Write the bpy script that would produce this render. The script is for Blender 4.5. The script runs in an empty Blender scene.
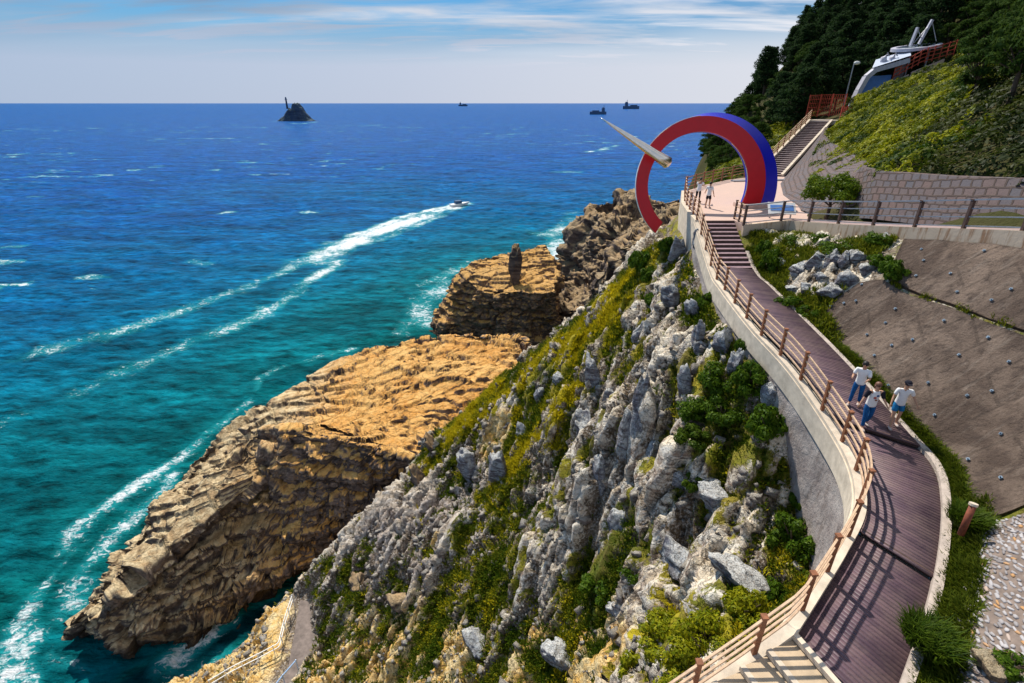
import bpy, bmesh, math, random
import numpy as np
from mathutils import Vector, Matrix, Quaternion
random.seed(7); rng = np.random.default_rng(7)
PI = math.pi
S = bpy.context.scene
COL = S.collection
# ------------------------------------------------------------------ camera
CAMZ = 50.0; F = 512.0; PITCH = math.radians(24.97)
cP, sP = math.cos(PITCH), math.sin(PITCH)
cam = bpy.data.objects.new('camera', bpy.data.cameras.new('camera')); COL.objects.link(cam)
cam.location = (0, 0, CAMZ); cam.rotation_euler = (PI/2 - PITCH, 0, 0)
cam.data.sensor_width = 36; cam.data.lens = 36*F/1024; cam.data.clip_end = 200000; cam.data.clip_start = .2
S.camera = cam

def ray(px, py):
    u = (px-512)/F; v = (341.5-py)/F
    return np.array([u, cP+v*sP, -sP+v*cP])
def W(px, py, z=None, t=None):
    """world point of a photo measurement; z = elevation above the sea, or t = depth in metres"""
    d = ray(px, py)
    if t is None: t = (z-CAMZ)/d[2]
    return np.array([d[0]*t, d[1]*t, CAMZ+d[2]*t])

# ------------------------------------------------------------------ object helpers
def tag(o, label=None, cat=None, group=None, kind=None):
    if label: o['label'] = label
    if cat: o['category'] = cat
    if group: o['group'] = group
    if kind: o['kind'] = kind
    return o
def empty(name, loc=(0, 0, 0), rz=0):
    o = bpy.data.objects.new(name, None); COL.objects.link(o)
    o.location = [float(a) for a in loc]; o.rotation_euler = (0, 0, rz); o.empty_display_size = .2
    return o
def link(name, me, parent=None):
    o = bpy.data.objects.new(name, me); COL.objects.link(o)
    if parent is not None: o.parent = parent
    return o
def npmesh(name, V, Fc, mat, parent=None, smooth=False, attrs=None):
    """fast mesh from numpy; Fc (n,3) or (n,4)"""
    me = bpy.data.meshes.new(name)
    V = np.asarray(V, dtype=np.float32); Fc = np.asarray(Fc, dtype=np.int32)
    n, k = Fc.shape
    me.vertices.add(len(V)); me.vertices.foreach_set('co', V.ravel())
    me.loops.add(n*k); me.loops.foreach_set('vertex_index', Fc.ravel())
    me.polygons.add(n); me.polygons.foreach_set('loop_start', np.arange(0, n*k, k, dtype=np.int32))
    me.polygons.foreach_set('loop_total', np.full(n, k, dtype=np.int32))
    me.update(calc_edges=True)
    if smooth: me.polygons.foreach_set('use_smooth', np.ones(n, dtype=bool))
    for an, av in (attrs or {}).items():
        av = np.asarray(av, dtype=np.float32)
        if av.ndim == 1:
            a = me.attributes.new(an, 'FLOAT', 'POINT'); a.data.foreach_set('value', av)
        else:
            a = me.attributes.new(an, 'FLOAT_COLOR', 'POINT')
            a.data.foreach_set('color', np.c_[av, np.ones(len(av))].astype(np.float32).ravel())
    me.materials.append(mat)
    return link(name, me, parent)
class MB:
    """collects simple solids; build() links them as one mesh"""
    def __init__(s): s.v = []; s.f = []
    def add(s, vs, fs):
        b = len(s.v); s.v += [tuple(float(c) for c in p) for p in vs]; s.f += [tuple(b+i for i in f) for f in fs]; return s
    def box(s, c, d, rz=0, M=None):
        x, y, z = [a/2 for a in d]
        P = [(-x,-y,-z),(x,-y,-z),(x,y,-z),(-x,y,-z),(-x,-y,z),(x,-y,z),(x,y,z),(-x,y,z)]
        R = M if M is not None else Matrix.Rotation(rz, 3, 'Z')
        return s.add([R@Vector(p)+Vector(c) for p in P], [(0,3,2,1),(4,5,6,7),(0,1,5,4),(1,2,6,5),(2,3,7,6),(3,0,4,7)])
    def tube(s, pts, r, n=8, r2=None, cap=True):
        pts = [Vector([float(a) for a in p]) for p in pts]; rs = r if isinstance(r, (list, tuple)) else ([r]*len(pts) if r2 is None else [r+(r2-r)*i/(len(pts)-1) for i in range(len(pts))])
        b = []
        for i, p in enumerate(pts):
            d = (pts[min(i+1, len(pts)-1)]-pts[max(i-1, 0)]).normalized()
            a = d.orthogonal() if abs(d.z) > .95 else d.cross(Vector((0, 0, 1)))
            a.normalize(); c = d.cross(a)
            b += [p+(a*math.cos(2*PI*k/n)+c*math.sin(2*PI*k/n))*rs[i] for k in range(n)]
        f = [(i*n+k, i*n+(k+1) % n, (i+1)*n+(k+1) % n, (i+1)*n+k) for i in range(len(pts)-1) for k in range(n)]
        if cap: f += [tuple(range(n-1, -1, -1)), tuple((len(pts)-1)*n+k for k in range(n))]
        return s.add(b, f)
    def beam(s, a, b, w, h):
        """rectangular bar from a to b, width w (horizontal), height h"""
        a = Vector([float(c) for c in a]); b = Vector([float(c) for c in b]); d = (b-a).normalized()
        sd = d.cross(Vector((0, 0, 1)))
        if sd.length < 1e-3: sd = Vector((1, 0, 0))
        sd.normalize(); up = sd.cross(d)
        P = [q+sd*(w/2)*i+up*(h/2)*j for q in (a, b) for i, j in ((-1,-1),(1,-1),(1,1),(-1,1))]
        return s.add(P, [(0,1,2,3),(7,6,5,4),(0,4,5,1),(1,5,6,2),(2,6,7,3),(3,7,4,0)])
    def prism(s, poly, z0, z1):
        n = len(poly)
        zz = lambda z, i: z[i] if isinstance(z, (list, tuple)) else z
        return s.add([(p[0], p[1], zz(z0, i)) for i, p in enumerate(poly)]+[(p[0], p[1], zz(z1, i)) for i, p in enumerate(poly)],
                     [tuple(range(n-1, -1, -1)), tuple(range(n, 2*n))]+[(i, (i+1) % n, n+(i+1) % n, n+i) for i in range(n)])
    def strip(s, A, B, z0off, z1off):
        """solid ribbon between 3D polylines A and B, from z+z0off to z+z1off"""
        n = len(A); V = []
        for i in range(n):
            for P in (A[i], B[i]):
                V += [(P[0], P[1], P[2]+z0off), (P[0], P[1], P[2]+z1off)]
        f = []
        for i in range(n-1):
            a = 4*i; b = 4*(i+1)
            f += [(a+1, a+3, b+3, b+1), (a, b, b+2, a+2), (a, a+1, b+1, b), (a+2, b+2, b+3, a+3)]
        f += [(0, 2, 3, 1), (4*n-4, 4*n-3, 4*n-1, 4*n-2)]
        return s.add(V, f)
    def blob(s, c, r, n=10, m=7):
        r = r if isinstance(r, (list, tuple)) else (r, r, r)
        V = [(c[0], c[1], c[2]-r[2])]
        for j in range(1, m):
            a = -PI/2+PI*j/m
            V += [(c[0]+r[0]*math.cos(a)*math.cos(2*PI*k/n), c[1]+r[1]*math.cos(a)*math.sin(2*PI*k/n), c[2]+r[2]*math.sin(a)) for k in range(n)]
        V.append((c[0], c[1], c[2]+r[2])); T = len(V)-1
        f = [(0, 1+(k+1) % n, 1+k) for k in range(n)]
        for j in range(m-2):
            f += [(1+j*n+k, 1+j*n+(k+1) % n, 1+(j+1)*n+(k+1) % n, 1+(j+1)*n+k) for k in range(n)]
        f += [(T, 1+(m-2)*n+k, 1+(m-2)*n+(k+1) % n) for k in range(n)]
        return s.add(V, f)
    def build(s, name, mat, parent=None, smooth=False, bevel=0):
        me = bpy.data.meshes.new(name); me.from_pydata(s.v, [], s.f)
        bm = bmesh.new(); bm.from_mesh(me); bmesh.ops.recalc_face_normals(bm, faces=bm.faces)
        if bevel: bmesh.ops.bevel(bm, geom=list(bm.edges), offset=bevel, segments=1, affect='EDGES')
        bm.to_mesh(me); bm.free()
        if smooth: me.polygons.foreach_set('use_smooth', [True]*len(me.polygons))
        me.materials.append(mat)
        return link(name, me, parent)
def copy_tree(o, parent=None):
    c = o.copy(); COL.objects.link(c)
    if parent is not None: c.parent = parent
    for ch in [x for x in list(o.children)]: copy_tree(ch, c)
    return c

# ------------------------------------------------------------------ numpy noise
def _h(ix, iy, iz, s):
    n = (ix.astype(np.int64)*374761393+iy.astype(np.int64)*668265263+iz.astype(np.int64)*2147483647+s*1274126177) & 0xffffffff
    n = ((n ^ (n >> 13))*1274126177) & 0xffffffff
    n = ((n ^ (n >> 16))*2246822519) & 0xffffffff
    return ((n ^ (n >> 15)) & 0xffffff)/float(0xffffff)
def vnoise(x, y, z, s=0):
    x, y, z = np.broadcast_arrays(np.asarray(x, float), np.asarray(y, float), np.asarray(z, float))
    ix, iy, iz = np.floor(x), np.floor(y), np.floor(z)
    fx, fy, fz = x-ix, y-iy, z-iz
    fx, fy, fz = [a*a*a*(a*(a*6-15)+10) for a in (fx, fy, fz)]
    r = 0
    for dx in (0, 1):
        for dy in (0, 1):
            for dz in (0, 1):
                r = r+_h(ix+dx, iy+dy, iz+dz, s)*(fx if dx else 1-fx)*(fy if dy else 1-fy)*(fz if dz else 1-fz)
    return r*2-1
def fbm(x, y, z, o=4, s=0, g=.5):
    a = 1; t = 0; r = 0; f = 1
    for i in range(o):
        r = r+a*vnoise(x*f+i*17.3, y*f+i*9.1, z*f+i*5.7, s+i); t += a; a *= g; f *= 2.03
    return r/t
def cells(x, y, z, s=0, tl=1., cheb=False):
    """cellular: (random value of the cell with a tilted facet, distance to the cell border)"""
    ix, iy, iz = np.floor(x), np.floor(y), np.floor(z)
    d1 = np.full(x.shape, 9.); d2 = d1.copy(); val = np.zeros(x.shape)
    for dx in (-1, 0, 1):
        for dy in (-1, 0, 1):
            for dz in (-1, 0, 1):
                cx, cy, cz = ix+dx, iy+dy, iz+dz
                px = cx+.15+.7*_h(cx, cy, cz, s+1); py = cy+.15+.7*_h(cx, cy, cz, s+2); pz = cz+.15+.7*_h(cx, cy, cz, s+3)
                d = np.maximum(np.maximum(np.abs(x-px), np.abs(y-py)), np.abs(z-pz))**2 if cheb else (x-px)**2+(y-py)**2+(z-pz)**2
                v = _h(cx, cy, cz, s+4)*2-1+tl*((_h(cx, cy, cz, s+5)-.5)*(x-px)+(_h(cx, cy, cz, s+6)-.5)*(y-py))
                m = d < d1
                d2 = np.where(m, d1, np.minimum(d2, d)); val = np.where(m, v, val); d1 = np.where(m, d, d1)
    return val, np.sqrt(d2)-np.sqrt(d1)
def sstep(a, b, x):
    t = np.clip((x-a)/(b-a), 0, 1); return t*t*(3-2*t)
class RBF:
    def __init__(s, P, k=.0):
        P = np.array(P, float); s.P = P; n = len(P)
        r = np.hypot(P[:, None, 0]-P[None, :, 0], P[:, None, 1]-P[None, :, 1])
        A = np.zeros((n+3, n+3)); A[:n, :n] = r-np.eye(n)*k*8; A[:n, n] = 1; A[:n, n+1:] = P[:, :2]; A[n, :n] = 1; A[n+1:, :n] = P[:, :2].T
        s.w = np.linalg.solve(A, np.r_[P[:, 2], 0, 0, 0])
    def __call__(s, x, y):
        x = np.asarray(x, float); y = np.asarray(y, float); sh = x.shape; x = x.ravel(); y = y.ravel(); n = len(s.P)
        o = s.w[n]+s.w[n+1]*x+s.w[n+2]*y
        for i in range(n): o += s.w[i]*np.hypot(x-s.P[i, 0], y-s.P[i, 1])
        return o.reshape(sh)
def hit(px, py, H, t0=8, t1=160, n=1500):
    t = np.geomspace(t0, t1, n); d = ray(px, py)
    P = d[None, :]*t[:, None]; P[:, 2] += CAMZ
    b = P[:, 2] < H(P[:, 0], P[:, 1])
    i = int(np.argmax(b)) if b.any() else n-1
    return P[i]
def polydist(x, y, pts):
    """distance to polyline and parameter along it (0..1)"""
    best = np.full(x.shape, 1e9); par = np.zeros(x.shape); n = len(pts)-1
    for i in range(n):
        ax, ay = pts[i][:2]; bx, by = pts[i+1][:2]; dx, dy = bx-ax, by-ay
        t = np.clip(((x-ax)*dx+(y-ay)*dy)/(dx*dx+dy*dy+1e-9), 0, 1)
        d = np.hypot(x-ax-t*dx, y-ay-t*dy); m = d < best
        best = np.where(m, d, best); par = np.where(m, (i+t)/n, par)
    return best, par
def resample(P, n):
    P = np.array(P, float); d = np.r_[0, np.cumsum(np.linalg.norm(np.diff(P[:, :2], axis=0), axis=1))]
    q = np.linspace(0, d[-1], n)
    return np.stack([np.interp(q, d, P[:, i]) for i in range(P.shape[1])], 1)
def smoothline(P, step):
    """Catmull-Rom through points, then even spacing"""
    P = [np.array(p, float) for p in P]; Q = []
    P = [2*P[0]-P[1]]+P+[2*P[-1]-P[-2]]
    for i in range(1, len(P)-2):
        a, b, c, d = P[i-1:i+3]
        for t in np.linspace(0, 1, 12, endpoint=False):
            Q.append(.5*((2*b)+(-a+c)*t+(2*a-5*b+4*c-d)*t*t+(-a+3*b-3*c+d)*t**3))
    Q.append(P[-2]); Q = np.array(Q)
    L = np.linalg.norm(np.diff(Q[:, :2], axis=0), axis=1).sum()
    return resample(Q, max(2, int(round(L/step))+1))

# ------------------------------------------------------------------ materials
class NT:
    def __init__(s, name):
        s.m = bpy.data.materials.new(name); s.m.use_nodes = True; s.t = s.m.node_tree; s.t.nodes.clear()
        s.out = s.n('ShaderNodeOutputMaterial'); s.b = s.n('ShaderNodeBsdfPrincipled'); s.l(s.b.outputs[0], s.out.inputs[0])
    def n(s, ty, **k):
        x = s.t.nodes.new(ty)
        for a, b in k.items(): setattr(x, a, b)
        return x
    def l(s, a, b): s.t.links.new(a, b)
    def set(s, sock, v):
        if hasattr(v, 'is_output') or isinstance(v, bpy.types.NodeSocket): s.l(v, sock)
        else: sock.default_value = v if not isinstance(v, (list, tuple)) or len(v) == 4 or sock.type == 'VECTOR' else (*v, 1)
    def coord(s, sc=(1, 1, 1), rot=(0, 0, 0), kind='Object'):
        if kind == 'World': o = s.n('ShaderNodeNewGeometry').outputs['Position']
        else: o = s.n('ShaderNodeTexCoord').outputs[kind]
        m = s.n('ShaderNodeMapping'); s.l(o, m.inputs[0]); m.inputs['Scale'].default_value = sc; m.inputs['Rotation'].default_value = rot
        return m.outputs[0]
    def noise(s, scale, det=4, rough=.55, vec=None, dist=0):
        x = s.n('ShaderNodeTexNoise'); x.inputs['Scale'].default_value = scale; x.inputs['Detail'].default_value = det
        x.inputs['Roughness'].default_value = rough; x.inputs['Distortion'].default_value = dist
        if vec is not None: s.l(vec, x.inputs['Vector'])
        return x.outputs['Fac']
    def vor(s, scale, vec=None, feature='F1', out='Distance', rnd=1):
        x = s.n('ShaderNodeTexVoronoi', feature=feature); x.inputs['Scale'].default_value = scale; x.inputs['Randomness'].default_value = rnd
        if vec is not None: s.l(vec, x.inputs['Vector'])
        return x.outputs[out]
    def ramp(s, fac, stops, interp='LINEAR'):
        x = s.n('ShaderNodeValToRGB'); x.color_ramp.interpolation = interp; e = x.color_ramp.elements
        while len(e) < len(stops): e.new(.5)
        for i, (p, c) in enumerate(stops):
            e[i].position = p; e[i].color = (*c, 1) if isinstance(c, (tuple, list)) else (c, c, c, 1)
        s.l(fac, x.inputs[0]); return x.outputs[0]
    def mix(s, f, a, b, mode='MIX'):
        x = s.n('ShaderNodeMix', data_type='RGBA', blend_type=mode)
        s.set(x.inputs[0], f); s.set(x.inputs[6], a); s.set(x.inputs[7], b); return x.outputs[2]
    def math(s, op, a, b=0, c=None, clamp=False):
        x = s.n('ShaderNodeMath', operation=op, use_clamp=clamp); s.set(x.inputs[0], a); s.set(x.inputs[1], b)
        if c is not None: s.set(x.inputs[2], c)
        return x.outputs[0]
    def attr(s, name, out='Fac'):
        x = s.n('ShaderNodeAttribute', attribute_name=name); return x.outputs[out]
    def nz(s):
        g = s.n('ShaderNodeNewGeometry'); x = s.n('ShaderNodeSeparateXYZ'); s.l(g.outputs['Normal'], x.inputs[0]); return x.outputs['Z']
    def bump(s, h, st=.5, d=.05, prev=None):
        x = s.n('ShaderNodeBump'); x.inputs['Strength'].default_value = st; x.inputs['Distance'].default_value = d; s.l(h, x.inputs['Height'])
        if prev is not None: s.l(prev, x.inputs['Normal'])
        return x.outputs[0]
    def fin(s, col, rough=.8, nrm=None, spec=.3, metal=0, **k):
        s.set(s.b.inputs['Base Color'], col); s.set(s.b.inputs['Roughness'], rough); s.set(s.b.inputs['Specular IOR Level'], spec); s.set(s.b.inputs['Metallic'], metal)
        if nrm is not None: s.l(nrm, s.b.inputs['Normal'])
        for a, b in k.items(): s.set(s.b.inputs[a.replace('_', ' ')], b)
        return s.m
def simple(name, c, rough=.6, var=.2, sc=6, metal=0, spec=.4, bump=.15):
    t = NT(name); n = t.noise(sc, 5, .6, t.coord())
    col = t.mix(t.ramp(n, [(.3, 0.), (.7, 1.)]), tuple(a*(1-var) for a in c), tuple(min(1, a*(1+var)) for a in c))
    return t.fin(col, rough, t.bump(t.noise(sc*6, 3, .6, t.coord()), bump, .02), spec, metal)

def rock_mat(name, tops, sides, strata=0, tilt=(0, 0, 0), veg=False, scale=1., cz=1.0, gold=None, wet=False, lean_x=None, th=(.38, .68)):
    """angular rock: upward faces weathered, steep faces darker; optional vegetation attribute"""
    t = NT(name); P = t.coord(kind='World')
    big = t.noise(.22*scale, 5, .6, P); med = t.noise(1.3*scale, 6, .65, P, .5); fine = t.noise(7*scale, 5, .7, P)
    st = t.noise(1.0*scale, 5, .65, t.coord((.35, .35, cz*3.2), tilt, 'World'), .3)
    m1 = t.ramp(t.math('ADD', t.math('MULTIPLY', big, .5), t.math('MULTIPLY', med, .5)), [(.4, 0.), (.6, 1.)])
    m2 = t.ramp(med, [(.42, 0.), (.58, 1.)])
    top = t.mix(m1, tops[0], tops[1]); top = t.mix(t.ramp(fine, [(.5, 0.), (.68, 1.)]), top, tops[2])
    side = t.mix(m2, sides[0], sides[1]); side = t.mix(t.ramp(st, [(.48, 0.), (.6, 1.)]), side, sides[2])
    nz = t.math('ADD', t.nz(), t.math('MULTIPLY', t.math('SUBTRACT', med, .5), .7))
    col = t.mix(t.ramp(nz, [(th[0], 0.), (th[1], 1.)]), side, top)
    # cracks
    wv = t.n('ShaderNodeVectorMath', operation='ADD'); t.l(t.coord((1, 1, 1.6*cz), tilt, 'World'), wv.inputs[0])
    nn = t.n('ShaderNodeTexNoise'); nn.inputs['Scale'].default_value = 1.1*scale; nn.inputs['Detail'].default_value = 5; t.l(P, nn.inputs['Vector'])
    sc_ = t.n('ShaderNodeVectorMath', operation='SCALE'); t.l(nn.outputs['Color'], sc_.inputs[0]); sc_.inputs['Scale'].default_value = 2.2; t.l(sc_.outputs[0], wv.inputs[1])
    cr = t.vor(.75*scale, wv.outputs[0], 'DISTANCE_TO_EDGE'); cr2 = t.vor(2.6*scale, wv.outputs[0], 'DISTANCE_TO_EDGE')
    crk = t.ramp(cr, [(0., .0), (.035, 1.)]); crk2 = t.ramp(cr2, [(0., .0), (.05, 1.)])
    if veg:
        rb = t.attr('rib'); dk = t.attr('dark')
        stk = t.noise(1.0, 6, .7, t.coord((.5, 2.6, .8), (0, 0, -.98), 'World'), .6)
        col = t.mix(t.ramp(stk, [(.46, 0.), (.62, .75)]), col, (.80, .77, .70)); col = t.mix(t.ramp(stk, [(.30, .75), (.42, 0.)]), col, (.12, .085, .075))
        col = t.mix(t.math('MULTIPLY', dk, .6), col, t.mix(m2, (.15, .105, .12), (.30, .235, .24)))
        soil = t.mix(m2, (.15, .105, .065), (.27, .21, .15)); soil = t.mix(t.ramp(fine, [(.5, 0.), (.62, .85)]), soil, (.46, .42, .38)); soil = t.mix(t.ramp(fine, [(.3, .7), (.42, 0.)]), soil, (.05, .045, .02))
        rm_ = t.math('ADD', t.math('ADD', t.math('SUBTRACT', rb, .03), t.math('MULTIPLY', t.math('SUBTRACT', med, .5), .9)), t.math('MULTIPLY', t.math('SUBTRACT', fine, .5), .5))
        col = t.mix(t.ramp(rm_, [(.40, 0.), (.54, 1.)]), soil, col)
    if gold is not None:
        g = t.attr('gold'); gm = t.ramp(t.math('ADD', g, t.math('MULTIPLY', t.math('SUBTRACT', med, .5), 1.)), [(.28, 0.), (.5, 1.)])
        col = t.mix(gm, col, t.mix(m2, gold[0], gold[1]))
    col = t.mix(t.math('MULTIPLY', t.math('SUBTRACT', 1, crk), .4), col, (.03, .025, .022))
    col = t.mix(t.math('MULTIPLY', t.math('SUBTRACT', 1, crk2), .15), col, (.05, .04, .035))
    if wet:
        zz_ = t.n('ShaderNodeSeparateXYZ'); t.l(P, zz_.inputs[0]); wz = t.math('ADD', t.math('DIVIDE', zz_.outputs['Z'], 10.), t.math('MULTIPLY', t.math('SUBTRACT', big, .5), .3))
        if lean_x is not None:
            gx = t.math('DIVIDE', t.math('SUBTRACT', zz_.outputs['X'], lean_x), 12.); gx = t.math('ADD', gx, t.math('MULTIPLY', t.math('SUBTRACT', big, .5), 1.6), None, True)
            pale = t.mix(t.ramp(nz, [(.45, 0.), (.8, 1.)]), t.mix(m2, (.095, .075, .065), (.20, .155, .125)), t.mix(m2, (.42, .31, .18), (.72, .60, .38)))
            col = t.mix(t.ramp(gx, [(.1, .85), (.7, 0.)]), col, pale)
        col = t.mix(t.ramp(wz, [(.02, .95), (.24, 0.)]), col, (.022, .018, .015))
    col = t.mix(1., col, t.ramp(fine, [(.2, .62), (.8, 1.3)]), 'MULTIPLY')
    if veg:
        v = t.attr('veg'); vm = t.math('ADD', v, t.math('MULTIPLY', t.math('SUBTRACT', fine, .5), 1.0))
        vg = t.mix(t.ramp(t.noise(.9, 4, .7, P), [(.4, 0.), (.62, 1.)]), (.075, .115, .012), (.15, .12, .035))
        yl = t.attr('yel'); vg = t.mix(yl, vg, (.50, .40, .015))
        col = t.mix(t.ramp(vm, [(.46, 0.), (.6, 1.)]), col, vg)
    h = t.math('ADD', t.math('MULTIPLY', med, .6), t.math('MULTIPLY', crk, .25)); h = t.math('ADD', h, t.math('MULTIPLY', st, .5)); h = t.math('ADD', h, t.math('MULTIPLY', crk2, .1))
    nrm = t.bump(h, .9, .35); nrm = t.bump(fine, .8, .07, nrm)
    return t.fin(col, .85, nrm, .25)
def leaf_mat(name, a, b, c=None, gloss=.5):
    t = NT(name); r = t.attr('rnd'); col = t.mix(r, a, b)
    if c is not None: col = t.mix(t.ramp(t.noise(.35, 3, .6, t.coord(kind='World')), [(.42, 0.), (.6, 1.)]), col, c)
    t.fin(col, gloss, None, .1)
    tr = t.n('ShaderNodeBsdfTranslucent'); t.l(col, tr.inputs[0]); mx = t.n('ShaderNodeMixShader'); mx.inputs[0].default_value = .35
    t.l(t.b.outputs[0], mx.inputs[1]); t.l(tr.outputs[0], mx.inputs[2]); t.l(mx.outputs[0], t.out.inputs[0])
    return t.m

M = {}
M['slope'] = rock_mat('slope_rock', [(.76, .62, .44), (.86, .78, .63), (.50, .35, .21)], [(.50, .39, .30), (.72, .62, .50), (.28, .19, .14)],
                      tilt=(.6, .5, .4), veg=True, gold=[(.78, .46, .12), (.82, .64, .34)])
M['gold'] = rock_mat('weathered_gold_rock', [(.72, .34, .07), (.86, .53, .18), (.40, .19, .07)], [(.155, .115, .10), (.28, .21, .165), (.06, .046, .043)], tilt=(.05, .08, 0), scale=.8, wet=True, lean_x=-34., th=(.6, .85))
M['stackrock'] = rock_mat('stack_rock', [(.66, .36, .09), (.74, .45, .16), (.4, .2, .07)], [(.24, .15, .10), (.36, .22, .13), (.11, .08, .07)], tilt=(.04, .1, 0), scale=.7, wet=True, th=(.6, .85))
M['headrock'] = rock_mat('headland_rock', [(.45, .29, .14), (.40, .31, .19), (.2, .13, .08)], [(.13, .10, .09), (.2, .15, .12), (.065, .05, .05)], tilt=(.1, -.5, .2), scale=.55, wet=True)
M['outcrop'] = rock_mat('outcrop_rock', [(.60, .60, .58), (.70, .72, .71), (.40, .33, .27)], [(.26, .25, .29), (.44, .46, .48), (.15, .13, .14)], tilt=(.9, .4, .3), scale=1.6)
M['goldrock'] = rock_mat('tan_boulder_rock', [(.55, .42, .25), (.62, .52, .36), (.4, .28, .16)], [(.3, .22, .14), (.4, .3, .2), (.18, .13, .09)], scale=3.)
M['island'] = rock_mat('hazy_island_rock', [(.035, .075, .11), (.06, .10, .12), (.02, .05, .08)], [(.03, .06, .11), (.05, .08, .13), (.02, .04, .08)], scale=.05)  # rock tones tinted blue to stand for haze over the distance
M['concrete'] = simple('concrete', (.42, .36, .30), .85, .3, 2.5, spec=.2)
M['cream'] = simple('cream_concrete', (.66, .56, .44), .8, .22, 2.5, spec=.2)
M['wood'] = simple('brown_painted_wood', (.26, .10, .045), .6, .35, 8)
M['rail'] = simple('tan_rail_wood', (.62, .42, .27), .55, .25, 8)
M['darkwood'] = simple('dark_stained_wood', (.085, .05, .04), .6, .4, 8)
M['plank'] = None
M['pink'] = simple('pink_paving', (.62, .45, .38), .75, .12, 3)
M['red'] = simple('red_paint', (.50, .002, .012), .35, .06, 2, bump=.02)
M['blue'] = simple('blue_paint', (.006, .010, .50), .35, .06, 2, bump=.02)
M['steel'] = simple('brushed_steel', (.75, .70, .62), .22, .1, 6, metal=1, bump=.02)
M['white'] = simple('white_paint', (.78, .78, .76), .5, .05, 6)
M['skyblue'] = simple('blue_panel', (.10, .25, .62), .4, .1, 3)
M['redrail'] = simple('red_lattice', (.45, .07, .04), .6, .2, 5)
M['grey'] = simple('grey_metal', (.36, .37, .40), .45, .15, 6, metal=.4)
M['bark'] = simple('bark', (.09, .06, .04), .9, .4, 10)
M['rust'] = simple('rusty_pipe', (.22, .06, .03), .7, .4, 9)
M['hull'] = simple('hazed_ship_hull', (.03, .085, .17), .6, .2, .2)  # blue distance haze mixed into the hull colour
M['skin'] = simple('skin', (.50, .28, .18), .55, .08, 12)
M['hair'] = simple('black_hair', (.015, .012, .01), .5, .3, 30)
M['shirt'] = simple('white_cloth', (.80, .80, .80), .85, .05, 12, spec=.1)
M['denim'] = simple('denim', (.012, .09, .26), .85, .25, 20, spec=.1)
M['ltdenim'] = simple('light_denim', (.02, .17, .38), .85, .25, 20, spec=.1)
M['black'] = simple('black_cloth', (.02, .02, .03), .85, .2, 12, spec=.1)
M['sole'] = simple('shoe_leather', (.5, .42, .38), .7, .2, 12)
M['forest'] = leaf_mat('pine_needles', (.010, .028, .012), (.032, .065, .014), gloss=.9)
M['forest2'] = leaf_mat('broad_leaves_dark', (.018, .05, .010), (.06, .10, .012), gloss=.9)
M['shrub'] = leaf_mat('shrub_leaves', (.035, .085, .006), (.11, .18, .010))
M['yellowshrub'] = leaf_mat('yellow_green_leaves', (.12, .17, .006), (.38, .36, .012))
M['cover'] = leaf_mat('slope_cover_leaves', (.14, .19, .006), (.42, .40, .012), (.03, .065, .006))
M['grass'] = leaf_mat('grass_blades', (.08, .13, .008), (.26, .26, .02))
M['yelgrass'] = leaf_mat('yellow_grass_blades', (.40, .36, .01), (.72, .58, .02))
M['darkgrass'] = leaf_mat('dark_grass_blades', (.03, .07, .005), (.10, .15, .01))

# ------------------------------------------------------------------ world, sun, view
SUN_AZ, SUN_EL = math.radians(-24), math.radians(50)
sun_dir = Vector((math.sin(SUN_AZ)*math.cos(SUN_EL), math.cos(SUN_AZ)*math.cos(SUN_EL), math.sin(SUN_EL)))
sl = bpy.data.lights.new('sun', 'SUN'); sl.energy = 4.1; sl.angle = math.radians(1.0); sl.color = (1., .93, .82)
so = bpy.data.objects.new('sun', sl); COL.objects.link(so); so.rotation_euler = (-sun_dir).to_track_quat('-Z', 'Y').to_euler()
wd = bpy.data.worlds.new('World'); S.world = wd; wd.use_nodes = True; wt = wd.node_tree; wt.nodes.clear()
def wn(ty, **k):
    x = wt.nodes.new(ty)
    for a, b in k.items(): setattr(x, a, b)
    return x
WL = wt.links.new
sky = wn('ShaderNodeTexSky', sky_type='NISHITA'); sky.sun_disc = False; sky.sun_elevation = SUN_EL; sky.sun_rotation = SUN_AZ
sky.air_density = 1.0; sky.dust_density = 1.2; sky.ozone_density = 3.0
bg = wn('ShaderNodeBackground'); bg.inputs[1].default_value = .15; wo = wn('ShaderNodeOutputWorld'); WL(bg.outputs[0], wo.inputs[0])
tc = wn('ShaderNodeTexCoord'); sp = wn('ShaderNodeSeparateXYZ'); WL(tc.outputs['Generated'], sp.inputs[0])
# clouds on a flat layer: direction / (z + c)
def wm(op, a, b=0., c=None, clamp=False):
    x = wn('ShaderNodeMath', operation=op, use_clamp=clamp)
    for i, v in enumerate((a, b) if c is None else (a, b, c)):
        if isinstance(v, (int, float)): x.inputs[i].default_value = v
        else: WL(v, x.inputs[i])
    return x.outputs[0]
zz = wm('ADD', wm('MAXIMUM', sp.outputs['Z'], 0.), .09)
cv = wn('ShaderNodeCombineXYZ'); WL(wm('DIVIDE', sp.outputs['X'], zz), cv.inputs[0]); WL(wm('DIVIDE', sp.outputs['Y'], zz), cv.inputs[1])
mp = wn('ShaderNodeMapping'); WL(cv.outputs[0], mp.inputs[0]); mp.inputs['Scale'].default_value = (.5, 1.7, 1); mp.inputs['Rotation'].default_value = (0, 0, .35); mp.inputs['Location'].default_value = (3.1, 1.7, 0)
cn = wn('ShaderNodeTexNoise'); WL(mp.outputs[0], cn.inputs['Vector']); cn.inputs['Scale'].default_value = 1.5; cn.inputs['Detail'].default_value = 8; cn.inputs['Roughness'].default_value = .58; cn.inputs['Distortion'].default_value = .5
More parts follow.
